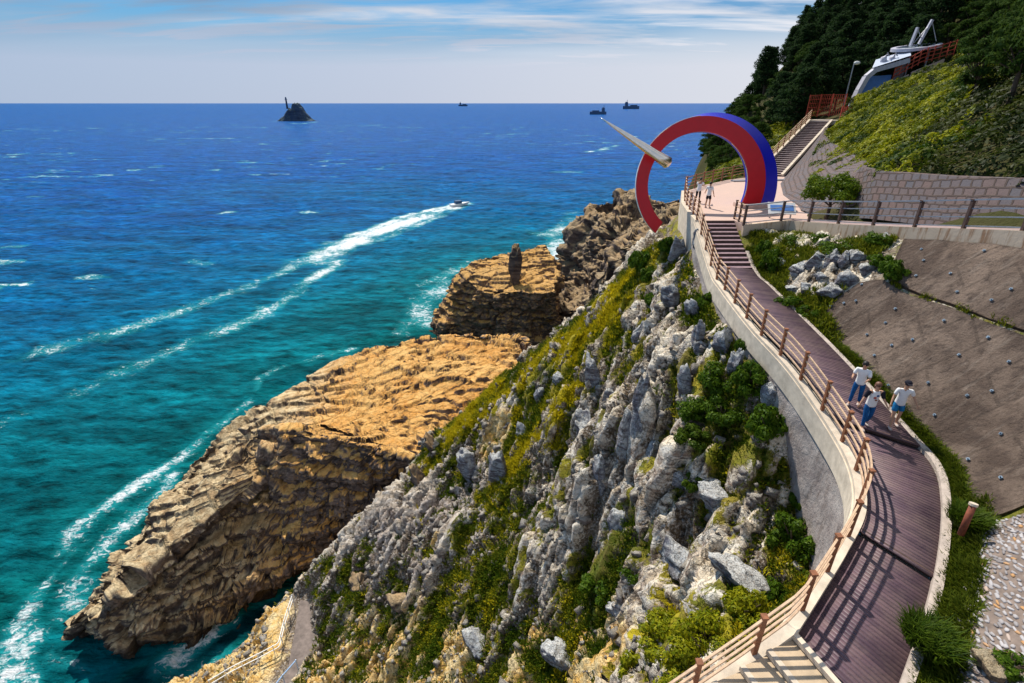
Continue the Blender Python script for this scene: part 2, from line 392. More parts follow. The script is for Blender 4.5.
def wramp(f, st):
    x = wn('ShaderNodeValToRGB'); e = x.color_ramp.elements
    while len(e) < len(st): e.new(.5)
    for i, (p, c) in enumerate(st): e[i].position = p; e[i].color = (*c, 1) if isinstance(c, tuple) else (c, c, c, 1)
    WL(f, x.inputs[0]); return x.outputs[0]
low = wramp(sp.outputs['Z'], [(.0, 1.), (.055, 1.), (.085, .75), (.115, .25), (.16, .0)])
cl = wm('MAXIMUM', wramp(cn.outputs['Fac'], [(.34, 0.), (.60, 1.)]), low)
cn2 = wn('ShaderNodeTexNoise'); WL(mp.outputs[0], cn2.inputs['Vector']); cn2.inputs['Scale'].default_value = .55; cn2.inputs['Detail'].default_value = 5
# towards the right the cloud is whiter, away from it greyer blue
side = wm('ADD', wm('MULTIPLY', sp.outputs['X'], .5), .55, None, True)
cc = wramp(wm('ADD', wm('MULTIPLY', cn2.outputs['Fac'], .6), wm('MULTIPLY', side, .4)), [(.33, (.75, 1.35, 2.15)), (.46, (1.8, 2.3, 3.0)), (.60, (4.6, 4.6, 4.8))])
mxs = wn('ShaderNodeMix', data_type='RGBA'); WL(wm('MULTIPLY', cl, .93), mxs.inputs[0]); 
tint = wn('ShaderNodeMix', data_type='RGBA', blend_type='MULTIPLY'); tint.inputs[0].default_value = 1; WL(sky.outputs[0], tint.inputs[6]); tint.inputs[7].default_value = (.12, .31, .46, 1)
lowc = wn('ShaderNodeMix', data_type='RGBA'); WL(low, lowc.inputs[0]); WL(cc, lowc.inputs[6])
lb = wramp(side, [(.0, (1.8, 2.4, 3.4)), (.45, (2.9, 3.15, 3.85)), (1., (4.6, 4.5, 4.6))]); WL(lb, lowc.inputs[7])
WL(tint.outputs[2], mxs.inputs[6]); WL(lowc.outputs[2], mxs.inputs[7])
WL(mxs.outputs[2], bg.inputs[0])
S.view_settings.view_transform = 'Standard'; S.view_settings.look = 'None'; S.view_settings.exposure = .40; S.view_settings.gamma = 1
S.render.engine = 'CYCLES'; S.cycles.use_denoising = True; S.cycles.max_bounces = 5; S.cycles.diffuse_bounces = 2; S.cycles.transparent_max_bounces = 4

# ================================================================== THE WALKWAY LINE
LEFT = [(11.6,31.9,43.4),(11.1,27.0,41.72),(10.85,24.5,41.48),(10.75,20.6,41.08),(11.0,17.5,40.65),(11.1,14.5,39.95),(10.6,12.4,39.87),(9.75,10.8,39.8),(8.5,9.5,39.72),(7.3,8.4,39.62),(6.2,7.4,39.6)]
RIGHT = [(13.75,31.9,43.4),(13.1,27.0,41.72),(12.97,24.5,41.48),(12.95,20.6,41.08),(13.0,17.5,40.65),(13.15,14.2,39.95),(12.9,12.6,39.87),(12.1,11.2,39.8),(10.85,9.6,39.72),(9.3,7.9,39.62),(7.0,5.7,39.6)]
def lerp_line(L, n):
    P = smoothline(L, .1); return resample(P, n)
NST = 260
LL = lerp_line(LEFT, NST); RR = lerp_line(RIGHT, NST)
# outer line beyond the deck: the lower flight to the left
LOWSTEP = [(6.2,7.4,39.6),(4.9,6.9,39.0),(3.2,6.3,38.2),(1.0,5.6,37.2)]
OUT = np.vstack([LL, resample(LOWSTEP, 50)[1:]])

# ================================================================== SEAWARD SLOPE
SP = []
def sp_(px, py, t): SP.append(W(px, py, t=t))
def wallplane(px, py, s=.95, f=1.2):
    d = ray(px, py); y = 20.
    for _ in range(30):
        xw = np.interp(-y, -OUT[:, 1], OUT[:, 0]); zw = np.interp(-y, -OUT[:, 1], OUT[:, 2]); t = (CAMZ-zw+f+s*xw)/(-d[2]+s*d[0]); y = .5*y+.5*d[1]*t
    SP.append(d*t+np.array([0, 0, CAMZ]))
for a in [(750,390),(700,400),(650,400),(600,400),(730,360),(700,330),(700,290),(670,330),(640,350),(720,440),(680,450),(760,430)]: wallplane(*a)
for a in [(640,255,45),(600,300,46),(560,335,48),(530,355,50),(490,385,51),(430,432,51.8),(405,482,51),(360,520,51),(310,570,48.5),(265,602,47.7),(290,620,45.9),(258,650,44.5),(200,672,45),(150,681,46),
          (560,400,35.5),(500,400,46),(450,500,44),(500,450,43),(550,500,35.5),(650,480,27),(720,480,22.5),(700,550,21),
          (780,540,18.8),(600,560,27.5),(500,560,34),(400,560,41),(350,600,43),(330,640,43),(400,640,38.5),(500,640,31),(600,640,24.5),(680,620,19.5),(740,600,17),(700,670,15.8),(600,470,33),
          (640,300,36),(675,270,33.5),(600,350,36),(560,450,37),(450,450,47),(400,670,37)]: sp_(*a)
# ground at the foot of the retaining wall
for x, y, z, d in [(11.4,31.5,43.4,1.4),(11.1,28,41.9,1.0),(10.7,25,41.7,1.0),(10.6,22.5,41.4,1.0),(10.6,20.5,41.1,1.1),(10.7,18.5,40.9,1.4),(10.9,16.6,40.5,2.2),(11.0,15.,40.1,4.0),(10.6,12.9,39.9,4.7),(9.2,10.6,39.8,4.2),(7.4,8.9,39.7,3.4),(5.5,7.8,39.3,2.6),(3,6.8,38.1,2.4)]:
    SP.append(np.array([x-.15, y+.1, z-d])); SP.append(np.array([x+2, y, z-d+.3]))
for p in [(12.0,37.2,41.5),(13.7,42.7,41.8),(11.2,34.6,41.3),(9.5,36,39.3),(10.5,40,39),(16,47,39),(19,55,36),(12,52,27),(8,52,20),(4,52,16),(0,53,11),(-5,50,8),(-10,46,6),(-15,43,4),(-19,41,2.5),(-23,38.5,-.5),(-26,36,-2.5),(-29,33,-3),(-33,29,-2.5),(-32,24,1),(-28,22,5),
          (-20,20,9),(-10,14,12),(0,10,20),(4,3,28),(10,3,36),(-10,5,10),(-30,12,-2),(-22,6,0),(-36,20,-3),(12,60,20),(20,66,33),(26,75,32),(5,62,5),(-2,60,-2),(18,75,12),(10,75,-2),(30,90,32),(22,92,8),(-28,41,-4),(-20,46,-4),(-14,50,-4)]: SP.append(np.array(p, float))
Hs0 = RBF(SP, .05)
BD = np.array([.55, .83])           # direction in which the beds of the cliff crop out
def slope_detail(x, y, z):
    u = x*BD[0]+y*BD[1]; v = x*BD[1]-y*BD[0]
    wu = u+.8*fbm(x*.4, y*.4, x*0, 2, 8); wv = v+.5*fbm(x*.4, y*.4, x*0, 2, 9); c1, e1 = cells(wu*.15, wv*.5, z*.10, 11, 2.4); c2, e2 = cells(wu*.33, wv*1.15, z*.22, 12, 2.2); c3, e3 = cells(wu*1.0, wv*3.0, z*.8, 13, 1.6)
    rib = 1-np.abs(fbm(u*.10, v*.38, z*.05, 4, 5))*2.6
    lf = fbm(x*.13, y*.13, z*.0, 3, 3)
    return lf*.9+np.maximum(rib, -.2)*.55+c1*.34+c2*.34+c3*.22+.2*fbm(u*1.6, v*3.0, z*1.2, 4, 14)-.3*(e2 < .09)-.2*(e1 < .06)
def Hs(x, y):
    return Hs0(x, y)
def grid(x0, x1, y0, y1, d):
    xs = np.arange(x0, x1, d); ys = np.arange(y0, y1, d); X, Y = np.meshgrid(xs, ys); return X, Y
def gridfaces(ny, nx, keep=None):
    i = np.arange(ny*nx).reshape(ny, nx); Fc = np.stack([i[:-1, :-1], i[:-1, 1:], i[1:, 1:], i[1:, :-1]], -1).reshape(-1, 4)
    if keep is not None: Fc = Fc[keep.ravel()[Fc].all(1)]
    return Fc
def compact(V, Fc, attrs):
    u, inv = np.unique(Fc, return_inverse=True); return V[u], inv.reshape(Fc.shape), {k: a[u] for k, a in attrs.items()}

X, Y = grid(-38, 14, 3, 60, .125)
Z0 = Hs0(X, Y)
gy_, gx_ = np.gradient(Z0, .125)
PLATL = [(14.2,43.6,43.4),(12.45,38,43.4),(11.8,34.5,43.4)]
dout, _ = polydist(X, Y, PLATL+[tuple(q) for q in OUT[::6]])
side_of = np.interp(Y, OUT[::-1, 1], OUT[::-1, 0])        # x of the wall at this y
amp = sstep(.2, 2.2, dout)*.9+.1
D0 = slope_detail(X, Y, Z0); D = D0*amp; rib = np.clip(.36+.30*D0+.12*fbm(X*.9, Y*.9, X*0, 4, 23), 0, 1)
# the small landing at the foot of the slope is levelled
LAND = [W(288,612,z=8.2), W(292,640,z=8.0), W(280,676,z=7.6), W(272,690,z=7.5)]
dl, _ = polydist(X, Y, LAND); lm = 1-sstep(1.2, 2.8, dl)
# sea-worn step of ochre rock along the gully
nl = np.sqrt(1+gx_**2+gy_**2)
Vx, Vy, Vz = X-gx_/nl*D*.75, Y-gy_/nl*D*.75, Z0+D/nl*1.1
Vz = Vz*(1-lm)+lm*(8.0+.05*fbm(X, Y, X*0, 3, 9)); Vx = Vx*(1-lm)+X*lm; Vy = Vy*(1-lm)+Y*lm
Vx = np.where(dout < .5, X, Vx)
ngy, ngx = np.gradient(Vz, .125); flat = 1/np.sqrt(1+ngx**2+ngy**2)
# vegetation mask
blobs = []
def vb(px, py, r, s, ye=0.):
    p = hit(px, py, Hs0); blobs.append((p[0], p[1], r, s, ye))
for a in [(500,400,4,.9,1),(540,370,4,.9,1),(580,340,4,1,1),(610,310,4,1,.9),(470,420,3.5,.8,1),(440,450,2.5,.5,.9),(640,285,3.5,.9,.5),(560,400,3,.7,.9),(530,430,3.5,.6,.9),(600,360,3,.6,.6),(650,330,2.5,.6,.5),
          (700,380,2.5,1,.1),(740,400,2,1,0),(720,430,2,1,0),(680,440,2,.8,0),(760,450,1.5,.8,.1),(600,580,2.5,1,.1),(640,560,2.2,.9,.1),(560,500,3,.8,.2),(610,540,2,.7,.1),(530,560,2.5,.7,.2),(480,590,2.5,.8,.2),(420,630,3,.7,.2),
          (700,640,2.2,1,.7),(660,640,2,.9,.8),(740,620,1.6,1,.6),(640,680,2,.7,.8),(770,570,1.2,.8,.4),(560,440,2,.6,.5),(500,500,2.5,.6,.3),(450,540,2.5,.5,.2),(740,330,1.6,.8,.2),(710,300,2,.8,.2),(690,270,1.5,.6,0),(560,610,2,.5,.4),(790,500,1.2,.7,0),(730,520,1.5,.6,.2)]: vb(*a)
vegb = np.zeros_like(X); yel = np.zeros_like(X)
for bx, by, r, s, ye in blobs:
    g = np.exp(-(((X-bx)**2+(Y-by)**2)/(r*r))); vegb = np.maximum(vegb, g*s); yel = np.maximum(yel, g*ye)
veg = np.clip(vegb*.72+.06+.32*fbm(X*.55, Y*.55, X*0, 5, 21)+.55*fbm(X*1.9, Y*1.9, X*0, 3, 22)+(flat-.55)*.8+.035-(rib-.42)*.9, 0, 1)*sstep(5.5, 9, Vz)
veg = np.where(lm > .3, .0, veg)
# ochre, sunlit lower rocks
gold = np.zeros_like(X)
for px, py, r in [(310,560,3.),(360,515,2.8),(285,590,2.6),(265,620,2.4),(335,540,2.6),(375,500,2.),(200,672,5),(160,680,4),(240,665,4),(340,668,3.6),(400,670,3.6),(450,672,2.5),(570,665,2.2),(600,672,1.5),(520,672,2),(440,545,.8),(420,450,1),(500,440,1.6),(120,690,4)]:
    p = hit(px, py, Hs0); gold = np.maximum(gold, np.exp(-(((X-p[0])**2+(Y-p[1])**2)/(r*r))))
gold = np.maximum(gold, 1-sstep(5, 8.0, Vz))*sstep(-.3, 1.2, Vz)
yel = np.maximum(yel, .34)*(.85+1.1*fbm(X*.7, Y*.7, X*0, 3, 31))
keep = (Vz > -3) & ((X < np.minimum(side_of+1.2, 14)) | (Y > 31)) & ((Y < 31) | (Y > 43.6) | (X < np.interp(Y, [31, 34.5, 38, 43.6], [11.9, 12.1, 12.8, 14.4])))
V = np.stack([Vx, Vy, Vz], -1).reshape(-1, 3); dark = np.zeros_like(X)  # dark mask: purple shade of the lower-left faces painted into the rock colour
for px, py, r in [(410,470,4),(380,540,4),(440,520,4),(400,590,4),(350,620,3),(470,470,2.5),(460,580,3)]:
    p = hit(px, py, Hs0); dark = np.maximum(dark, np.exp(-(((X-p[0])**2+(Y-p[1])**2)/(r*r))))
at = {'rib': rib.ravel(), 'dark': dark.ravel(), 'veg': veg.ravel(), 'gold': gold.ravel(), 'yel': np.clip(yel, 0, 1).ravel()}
Fc = gridfaces(*X.shape, keep=keep); V2, F2, at2 = compact(V, Fc, at)
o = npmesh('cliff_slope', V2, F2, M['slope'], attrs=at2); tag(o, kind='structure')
SX, SY, SZ, SVEG, SYEL = X, Y, Vz, veg, yel
def Hss(x, y):
    """height of the finished slope surface (nearest grid vertex)"""
    x = np.asarray(x, float); y = np.asarray(y, float)
    j = np.clip(((x+38)/.125).round().astype(int), 0, SX.shape[1]-1); i = np.clip(((y-3)/.125).round().astype(int), 0, SX.shape[0]-1)
    z = SZ[i, j]; return np.where((x < -38) | (x > 13.9) | (y < 3) | (y > 59.8), -5, z)

# farther cliff of the same coast (behind the platform, above the headland)
# ================================================================== ROCK MASSES IN THE SEA
def mesa(name, rim, base, mat, capz=None, beds=1.1, amp=1., nper=520, nw=70, nc=70, seed=1, under=0, dip=(0, 0), bevel=.8):
    """rim: list of (x,y,z) round the top; base: list of (x,y) at the waterline in the same order"""
    rim = np.array(rim, float); base = np.array(base, float)
    n = len(rim); rimc = np.vstack([rim, rim[:1]]); basec = np.vstack([base, base[:1]])
    seg = np.r_[0, np.cumsum(np.linalg.norm(np.diff(rimc[:, :2], axis=0), axis=1))]
    q = np.linspace(0, seg[-1], nper, endpoint=False)
    R = np.stack([np.interp(q, seg, rimc[:, i]) for i in range(3)], 1); B = np.stack([np.interp(q, seg, basec[:, i]) for i in range(2)], 1)
    cen = rim[:, :2].mean(0)
    rows = []
    for k in range(nw):
        f = k/(nw-1); z = -2.5+(R[:, 2]+2.5)*f
        stp = 1.9; zq = (z+1.1*fbm(q*.05, q*0, q*0+seed, 3, seed+40))/stp+.35*vnoise(q*.25, z*0, z*0+2, seed+41); fq = zq-np.floor(zq)
        zs = (zq-fq+sstep(.62, .95, fq)-.35)*stp; w = ((z*.25+zs*.75)/np.maximum(R[:, 2], .5)).clip(-.3, 1)
        w = np.where(f > .93, w*(1-(f-.93)/.07)+(f-.93)/.07, w)
        xy = B*(1-w)[:, None]+R[:, :2]*w[:, None]
        rows.append(np.c_[xy, z])
    for k in range(1, nc+1):
        f = k/nc; xy = R[:, :2]*(1-f)+cen*f
        z = R[:, 2]*(1-f)+(capz(xy[:, 0], xy[:, 1]) if capz is not None else R[:, 2].mean())*f if capz is not None else R[:, 2]*(1-f)+R[:, 2].mean()*f
        rows.append(np.c_[xy, z])
    P = np.stack(rows); nr = len(rows)
    # outward normals
    du = np.roll(P, -1, 1)-np.roll(P, 1, 1); dv = np.gradient(P, axis=0); N = np.cross(du, dv); N /= np.linalg.norm(N, axis=2, keepdims=True)+1e-9
    if (N[-nc//2, :, 2].mean() < 0): N = -N
    x, y, z = P[..., 0], P[..., 1], P[..., 2]
    zb = (z+dip[0]*x+dip[1]*y+fbm(x*.05, y*.05, z*.05, 2, seed)*.8)/beds; xr_ = .8*x+.6*y; yr_ = -.6*x+.8*y
    fl = np.floor(zb); fr = zb-fl
    bed = (_h(fl, fl*0, fl*0, seed+3)-.5)+(_h(fl+1, fl*0, fl*0, seed+3)-_h(fl, fl*0, fl*0, seed+3))*sstep(.86, 1., fr)
    zb2 = zb*3.1; f2 = np.floor(zb2); bed2 = _h(f2, f2*0, f2*0, seed+5)-.5
    c1, e1 = cells(xr_*.18, yr_*.24, zb*.34, seed+7, .5, True); c2, e2 = cells(xr_*.42, yr_*.5, zb*.8, seed+8, .4, True); c3, e3 = cells(xr_*.95, yr_*1.1, zb*1.7, seed+9, .5, True)
    steep = 1-np.abs(N[..., 2])
    c4, e4 = cells(xr_*2.4, yr_*2.6, zb*3.6, seed+10, .6, True)
    d = amp*(bed*1.3*steep+bed2*.45*steep+c4*(.02+.09*steep)-.12*(e3 < .08)*steep+c1*(.35+1.2*steep)+c2*(.12+.55*steep)+c3*(.05+.2*steep)+fbm(x*.08, y*.08, z*.08, 2, seed+1)*1.2-.35*(e2 < .07)*(.3+steep)-.25*(e1 < .05))
    th_ = (fbm(x*.05+.02*y, y*.15, z*0, 4, seed+50)+1)*4.2+.5*c2*.5+.1*fbm(x*.5, y*.5, x*0, 3, seed+51); tf = th_-np.floor(th_); d += amp*.62*(np.floor(th_)+sstep(.9, 1, tf)-4.2)*sstep(.75, .95, N[..., 2])
    if under: d -= under*np.exp(-((z-.4)/1.6)**2)*steep
    P2 = P+N*d[..., None]
    idx = np.arange(nr*nper).reshape(nr, nper); a = idx[:-1]; b = idx[1:]
    Fc = np.stack([a, np.roll(a, -1, 1), np.roll(b, -1, 1), b], -1).reshape(-1, 4)
    o = npmesh(name, P2.reshape(-1, 3), Fc, mat); return o
shelf = [ # (rim px, py, elev, base px, py)
 (84,612,4.6,76,632),(102,578,6.2,92,570),(128,540,6.5,112,532),(165,490,8,146,482),(213,440,9.5,190,432),(268,406,10.5,246,402),(300,386,10.5,282,382),(355,352,11,340,352),(420,338,12.5,415,344),(470,333,13.5,470,342),(520,337,14.5,525,345)]
rim = [W(a, b, z=c) for a, b, c, d, e in shelf]; base = [W(d, e, z=0)[:2] for a, b, c, d, e in shelf]
# the sea-side wall falls straight down behind its edge
base = [np.array([r[0]-1.2, r[1]+1.5]) for r in rim]; base[0] = W(76,634,z=0)[:2]
for wx, wy, wz, bx, by in [(6,70,15,9,70),(4,58,15,6,57),(-3,50,15,-2,47)]: rim.append(np.array([wx, wy, wz])); base.append(np.array([bx, by]))
for a, b, c, d, e in [(440,466,15,400,520),(400,452,16,345,560),(345,440,16,300,585),(300,430,15.5,262,603),(250,430,13.5,232,622),(212,470,11.8,208,637),(178,520,10,175,646),(138,572,8.6,136,652),(106,604,7,98,652)]:
    rim.append(W(a, b, z=c)); base.append(W(d, e, z=0)[:2])
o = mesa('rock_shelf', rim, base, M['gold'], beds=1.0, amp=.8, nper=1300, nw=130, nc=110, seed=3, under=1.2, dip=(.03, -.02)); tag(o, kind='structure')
st = [(458,269,14.5),(470,262,15),(484,256,15),(509,253,15),(530,250,15.5),(545,248,15.5),(555,260,15),(555,278,14.5),(556,291,14),(530,292,13.6),(505,290,13.2),(478,287,13),(466,279,13.5)]
rim = [W(a, b, z=c) for a, b, c in st]; cen = np.mean(rim, 0)
base = []
for (a, b, c), r in zip(st, rim):
    d = r[:2]-cen[:2]; d /= np.linalg.norm(d); base.append(r[:2]+d*(5.5 if a < 475 else 1.2)+np.array([-1.5 if a < 490 else 0, 0]))
o = mesa('sea_stack', rim, base, M['stackrock'], beds=1.3, amp=.85, nper=640, nw=100, nc=60, seed=9, under=.8); tag(o, kind='structure')
hd = [(562,290,5,148),(568,254,10,150),(573,232,16,150),(592,205,23,149),(613,200,25,148),(622,191,27,148),(636,190,27,147),(651,201,25.5,144),(675,201,28,130)]
rim = [W(a, b, t=t) for a, b, c, t in hd]
rim += [np.array(p, float) for p in [(46,118,30),(34,86,27),(26,84,20)]]
rim += [W(640,245,t=100), W(612,262,t=108), W(590,300,t=112), W(570,312,t=122)]
base = []
cen = np.mean(rim, 0)
for r in rim:
    d = r[:2]-cen[:2]; d /= np.linalg.norm(d); base.append(r[:2]+d*2.5)
o = mesa('headland', rim, base, M['headrock'], beds=2.2, amp=1.7, nper=420, nw=70, nc=60, seed=15, dip=(.5, .1)); tag(o, kind='structure')
# standing pillar rock on top of the stack
def boulder(name, c, size, mat, seed, rot=(0, 0, 0), sub=4, rough=1., cut=5):
    bm = bmesh.new(); bmesh.ops.create_icosphere(bm, subdivisions=sub, radius=1)
    V = np.array([v.co[:] for v in bm.verts]); Fc = np.array([[v.index for v in f.verts] for f in bm.faces]); bm.free()
    r_ = np.random.default_rng(seed)
    for k in range(cut+6):
        n = r_.normal(size=3); n /= np.linalg.norm(n); h = r_.uniform(.45, .8); dd = V@n-h; V = V-np.clip(dd, 0, None)[:, None]*n*.95
    s = seed*3.7; cc, e = cells(V[:, 0]*1.3+s, V[:, 1]*1.3, V[:, 2]*1.3, seed); c2, e2 = cells(V[:, 0]*3+s, V[:, 1]*3, V[:, 2]*3, seed+1)
    V = V*(1+rough*(.13*cc+.06*c2+.10*fbm(V[:, 0]*2+s, V[:, 1]*2, V[:, 2]*2, 4, seed)))[:, None]*np.array(size)
    R = np.array(Matrix.Rotation(rot[2], 3, 'Z')@Matrix.Rotation(rot[1], 3, 'Y')@Matrix.Rotation(rot[0], 3, 'X'))
    o = npmesh(name, V@R.T, Fc, mat); o.location = [float(a) for a in c]; return o
p = W(515,278,z=14.6)
o = boulder('pillar_rock', (p[0], p[1], p[2]+1.2), (1.9, 1.5, 5.6), M['headrock'], 5, sub=5); tag(o, 'tall dark pillar rock standing on the flat golden top of the sea stack', 'rock')

# ================================================================== ROCK OUTCROPS ON THE SLOPE
oc = [ # px, py, width px, height px, tilt, seed
 (592,375,22,44,.25),(585,430,26,40,.1),(640,410,20,70,.5),(622,440,22,56,.5),(600,470,26,40,.3),(650,455,18,34,.4),(686,392,20,40,.25),(697,340,20,36,.2),(722,345,26,36,.3),(735,366,18,40,.15),
 (700,352,16,20,.1),(608,400,20,22,.4),(680,560,70,34,.9),(740,575,64,22,1.0),(715,500,50,34,.8),(620,520,24,34,.5),(770,395,24,24,.2),(668,300,22,36,.2),(690,310,18,30,.1),(640,335,20,22,.4),(676,255,20,34,.1),(700,250,18,30,.1),
 (560,380,18,18,.3),(540,395,14,14,.2),(520,430,16,16,.3),(500,470,30,40,.2),(470,470,24,40,.1),(432,446,20,26,.0),(418,478,24,26,.1),(520,350,14,24,0.),(512,362,12,18,0.),(490,378,34,28,.1),(470,385,20,20,.1),(560,300,14,16,0.),
 (678,478,22,16,.4),(560,655,46,20,.8),(480,640,40,18,.8),(620,610,40,18,.9),(400,600,30,20,.5),(360,580,24,20,.3)]
descr = ['near the crest of the slope', 'in the middle of the grassy slope', 'low on the slope']
for i, (px, py, w, h, ti) in enumerate(oc):
    p = hit(px, py+h*.15, Hss); dpt = p[1]*cP+(CAMZ-p[2])*sP; k = dpt/F
    boulderm = M['outcrop'] if px > 455 else M['headrock']
    o = boulder('rock_outcrop', (p[0], p[1], p[2]+h*k*.18), (w*k*.42, w*k*.5, h*k*.62), boulderm, 40+i, rot=(-.15+.1*math.sin(i*3), -.25+ti*.9, .5), sub=4, rough=1.2)
    tag(o, 'pale jagged rock outcrop jutting from the grassy cliff slope' if px > 455 else 'dark purple grey rock fin on the lower edge of the cliff slope', 'rock outcrop', 'pale rocks jutting from the slope' if px > 455 else 'dark rock fins on the lower slope')

# loose angular stones lying in the gullies of the slope
M['vergegrass'] = leaf_mat('verge_grass_blades', (.05, .09, .006), (.17, .20, .015))
M['scree'] = rock_mat('scree_stone', [(.66, .60, .52), (.74, .70, .62), (.42, .33, .25)], [(.34, .28, .25), (.5, .45, .42), (.22, .17, .15)], scale=4.)
r = np.random.default_rng(21); n = 26000; ii = r.integers(0, SX.shape[0]-1, n); jj = r.integers(0, SX.shape[1]-1, n)
ok = (SX[ii, jj] < np.interp(SY[ii, jj], OUT[::-1, 1], OUT[::-1, 0])-.6) & (SZ[ii, jj] > 3.5) & (rib[ii, jj] < .62) & (dl[ii, jj] > 1.8) & (r.uniform(size=n) < .75-SVEG[ii, jj]*.75); ii, jj = ii[ok], jj[ok]; n = len(ii)
cube = np.array([(-1,-1,-1),(1,-1,-1),(1,1,-1),(-1,1,-1),(-1,-1,1),(1,-1,1),(1,1,1),(-1,1,1)], float)*.5; cf = np.array([(0,3,2,1),(4,5,6,7),(0,1,5,4),(1,2,6,5),(2,3,7,6),(3,0,4,7)])
q = cube[None]*(1+.5*(r.uniform(size=(n, 8, 3))-.5)); sz = (.10+.34*r.uniform(size=n)**3)[:, None, None]*np.stack([r.uniform(.8, 1.6, n), r.uniform(.5, 1., n), r.uniform(.5, 1.1, n)], 1)[:, None, :]; q = q*sz
a = r.normal(size=(n, 4)); a /= np.linalg.norm(a, axis=1, keepdims=True); w_, x_, y_, z_ = a.T
Rm = np.stack([1-2*(y_**2+z_**2), 2*(x_*y_-z_*w_), 2*(x_*z_+y_*w_), 2*(x_*y_+z_*w_), 1-2*(x_**2+z_**2), 2*(y_*z_-x_*w_), 2*(x_*z_-y_*w_), 2*(y_*z_+x_*w_), 1-2*(x_**2+y_**2)], 1).reshape(n, 3, 3)
q = np.einsum('nij,nkj->nki', Rm, q)+np.stack([Vx[ii, jj], Vy[ii, jj], Vz[ii, jj]], 1)[:, None, :]
o = npmesh('scree', q.reshape(-1, 3), (cf[None]+8*np.arange(n)[:, None, None]).reshape(-1, 4), M['scree']); o['kind'] = 'stuff'; tag(o, 'loose angular stones scattered between rocks and grass on the cliff slope', 'stones')

# ================================================================== LEAF CLOUDS
def leafquads(P, size, nrm=None, elong=1.6, r=rng):
    n = len(P); a = r.normal(size=(n, 3)); a /= np.linalg.norm(a, axis=1, keepdims=True)
    if nrm is not None: a = a*.55+nrm; a /= np.linalg.norm(a, axis=1, keepdims=True)
    b = np.cross(a, r.normal(size=(n, 3))); b /= np.linalg.norm(b, axis=1, keepdims=True)+1e-9; c = np.cross(a, b)
    s = (size*r.uniform(.6, 1.3, n))[:, None]
    q = np.stack([P-b*s*elong*.5, P+c*s*.32, P+b*s*elong*.5, P-c*s*.32], 1)
    # a little fold so leaves catch light
    q[:, 1] += a*s*.12; q[:, 3] += a*s*.12
    return q.reshape(-1, 3), np.arange(n*4).reshape(n, 4), np.repeat(r.uniform(0, 1, n), 4)
def crown_pts(n, R, lobes, r, fill=.35):
    """leaf positions spread over the shells of many small lobes"""
    P = []; N = []
    k = n//len(lobes)
    for c, s in lobes:
        d = r.normal(size=(k, 3)); d /= np.linalg.norm(d, axis=1, keepdims=True); d[:, 2] = np.where(d[:, 2] < -.3, -d[:, 2], d[:, 2])
        rad = (1-fill*r.uniform(0, 1, k)**1.5)*(1+.25*r.normal(size=k).clip(-1.5, 1.5)*.5)
        P.append(np.array(c)+d*rad[:, None]*np.array(s)); N.append(d)
    return np.vstack(P)*R, np.vstack(N)
def lobes_bush(r, n=22, flat=.75):
    L = []
    for _ in range(n):
        a = r.uniform(0, 2*PI); q = r.uniform(0, 1)**.5*.78; z = r.uniform(.15, 1)*math.sqrt(max(0, 1-q*q))*flat
        L.append(((q*math.cos(a), q*math.sin(a), z), (r.uniform(.2, .36),)*2+(r.uniform(.16, .28),)))
    return L
def bush_meshes(seed, n, leaf, mat, flat=.75, nl=22):
    r = np.random.default_rng(seed); P, N = crown_pts(n, 1., lobes_bush(r, nl, flat), r); q, f, rn = leafquads(P, leaf, N, r=r)
    return q, f, rn
def bush(name, c, R, h, seed, mat, label, group=None, n=2600, leaf=.10, cat='bush'):
    root = empty(name, c); tag(root, label, cat, group)
    q, f, rn = bush_meshes(seed, n, leaf/R, mat); q = q*np.array([R, R, h])
    npmesh('foliage', q, f, mat, root, attrs={'rnd': rn})
    r = random.Random(seed); m = MB()
    for k in range(7):
        a = r.uniform(0, 2*PI); e = r.uniform(.3, .6)
        m.tube([(0, 0, -.25), (math.cos(a)*e*R*.4, math.sin(a)*e*R*.4, h*.35), (math.cos(a)*e*R, math.sin(a)*e*R, h*.75)], [.05*R+.01, .03*R+.01, .012], 5)
    m.build('stems', M['bark'], root)
    return root
def pine_mesh(seed, H=8.):
    """flat-topped coastal pine: leaning trunk, layered plates of needles"""
    r = np.random.default_rng(seed); rr = random.Random(seed); lean = np.array([rr.uniform(-.08, .08), rr.uniform(-.08, .08)])
    tr = MB(); pts = [(lean[0]*H*f+.12*math.sin(4*f+seed), lean[1]*H*f, H*f*.92-.8) for f in np.linspace(0, 1, 7)]
    tr.tube(pts, [.2*(1-.8*f)*H/8 for f in np.linspace(0, 1, 7)], 7)
    Ps = []; Ns = []; n_l = 13
    for i in range(n_l):
        f = .30+.68*i/(n_l-1); R = (1-((f-.35)/.75)**2)*H*.27*rr.uniform(.75, 1.2)
        for b in range(rr.randint(3, 5)):
            a = rr.uniform(0, 2*PI); c = np.array([lean[0]*H*f+math.cos(a)*R*.62, lean[1]*H*f+math.sin(a)*R*.62, H*f+rr.uniform(-.25, .3)])
            tr.tube([(lean[0]*H*f, lean[1]*H*f, H*f-.5), tuple(c)], .035, 4)
            k = 95; d = r.normal(size=(k, 3)); d /= np.linalg.norm(d, axis=1, keepdims=True)
            Ps.append(c+d*np.array([R*.5+.25, R*.5+.25, .42])*(r.uniform(.3, 1, k)**.5)[:, None]); Ns.append(d*.4+np.array([0, 0, .6]))
    P = np.vstack(Ps); q, fc, rn = leafquads(P, .25, np.vstack(Ns), 1.7, r)
    return q, fc, rn, tr
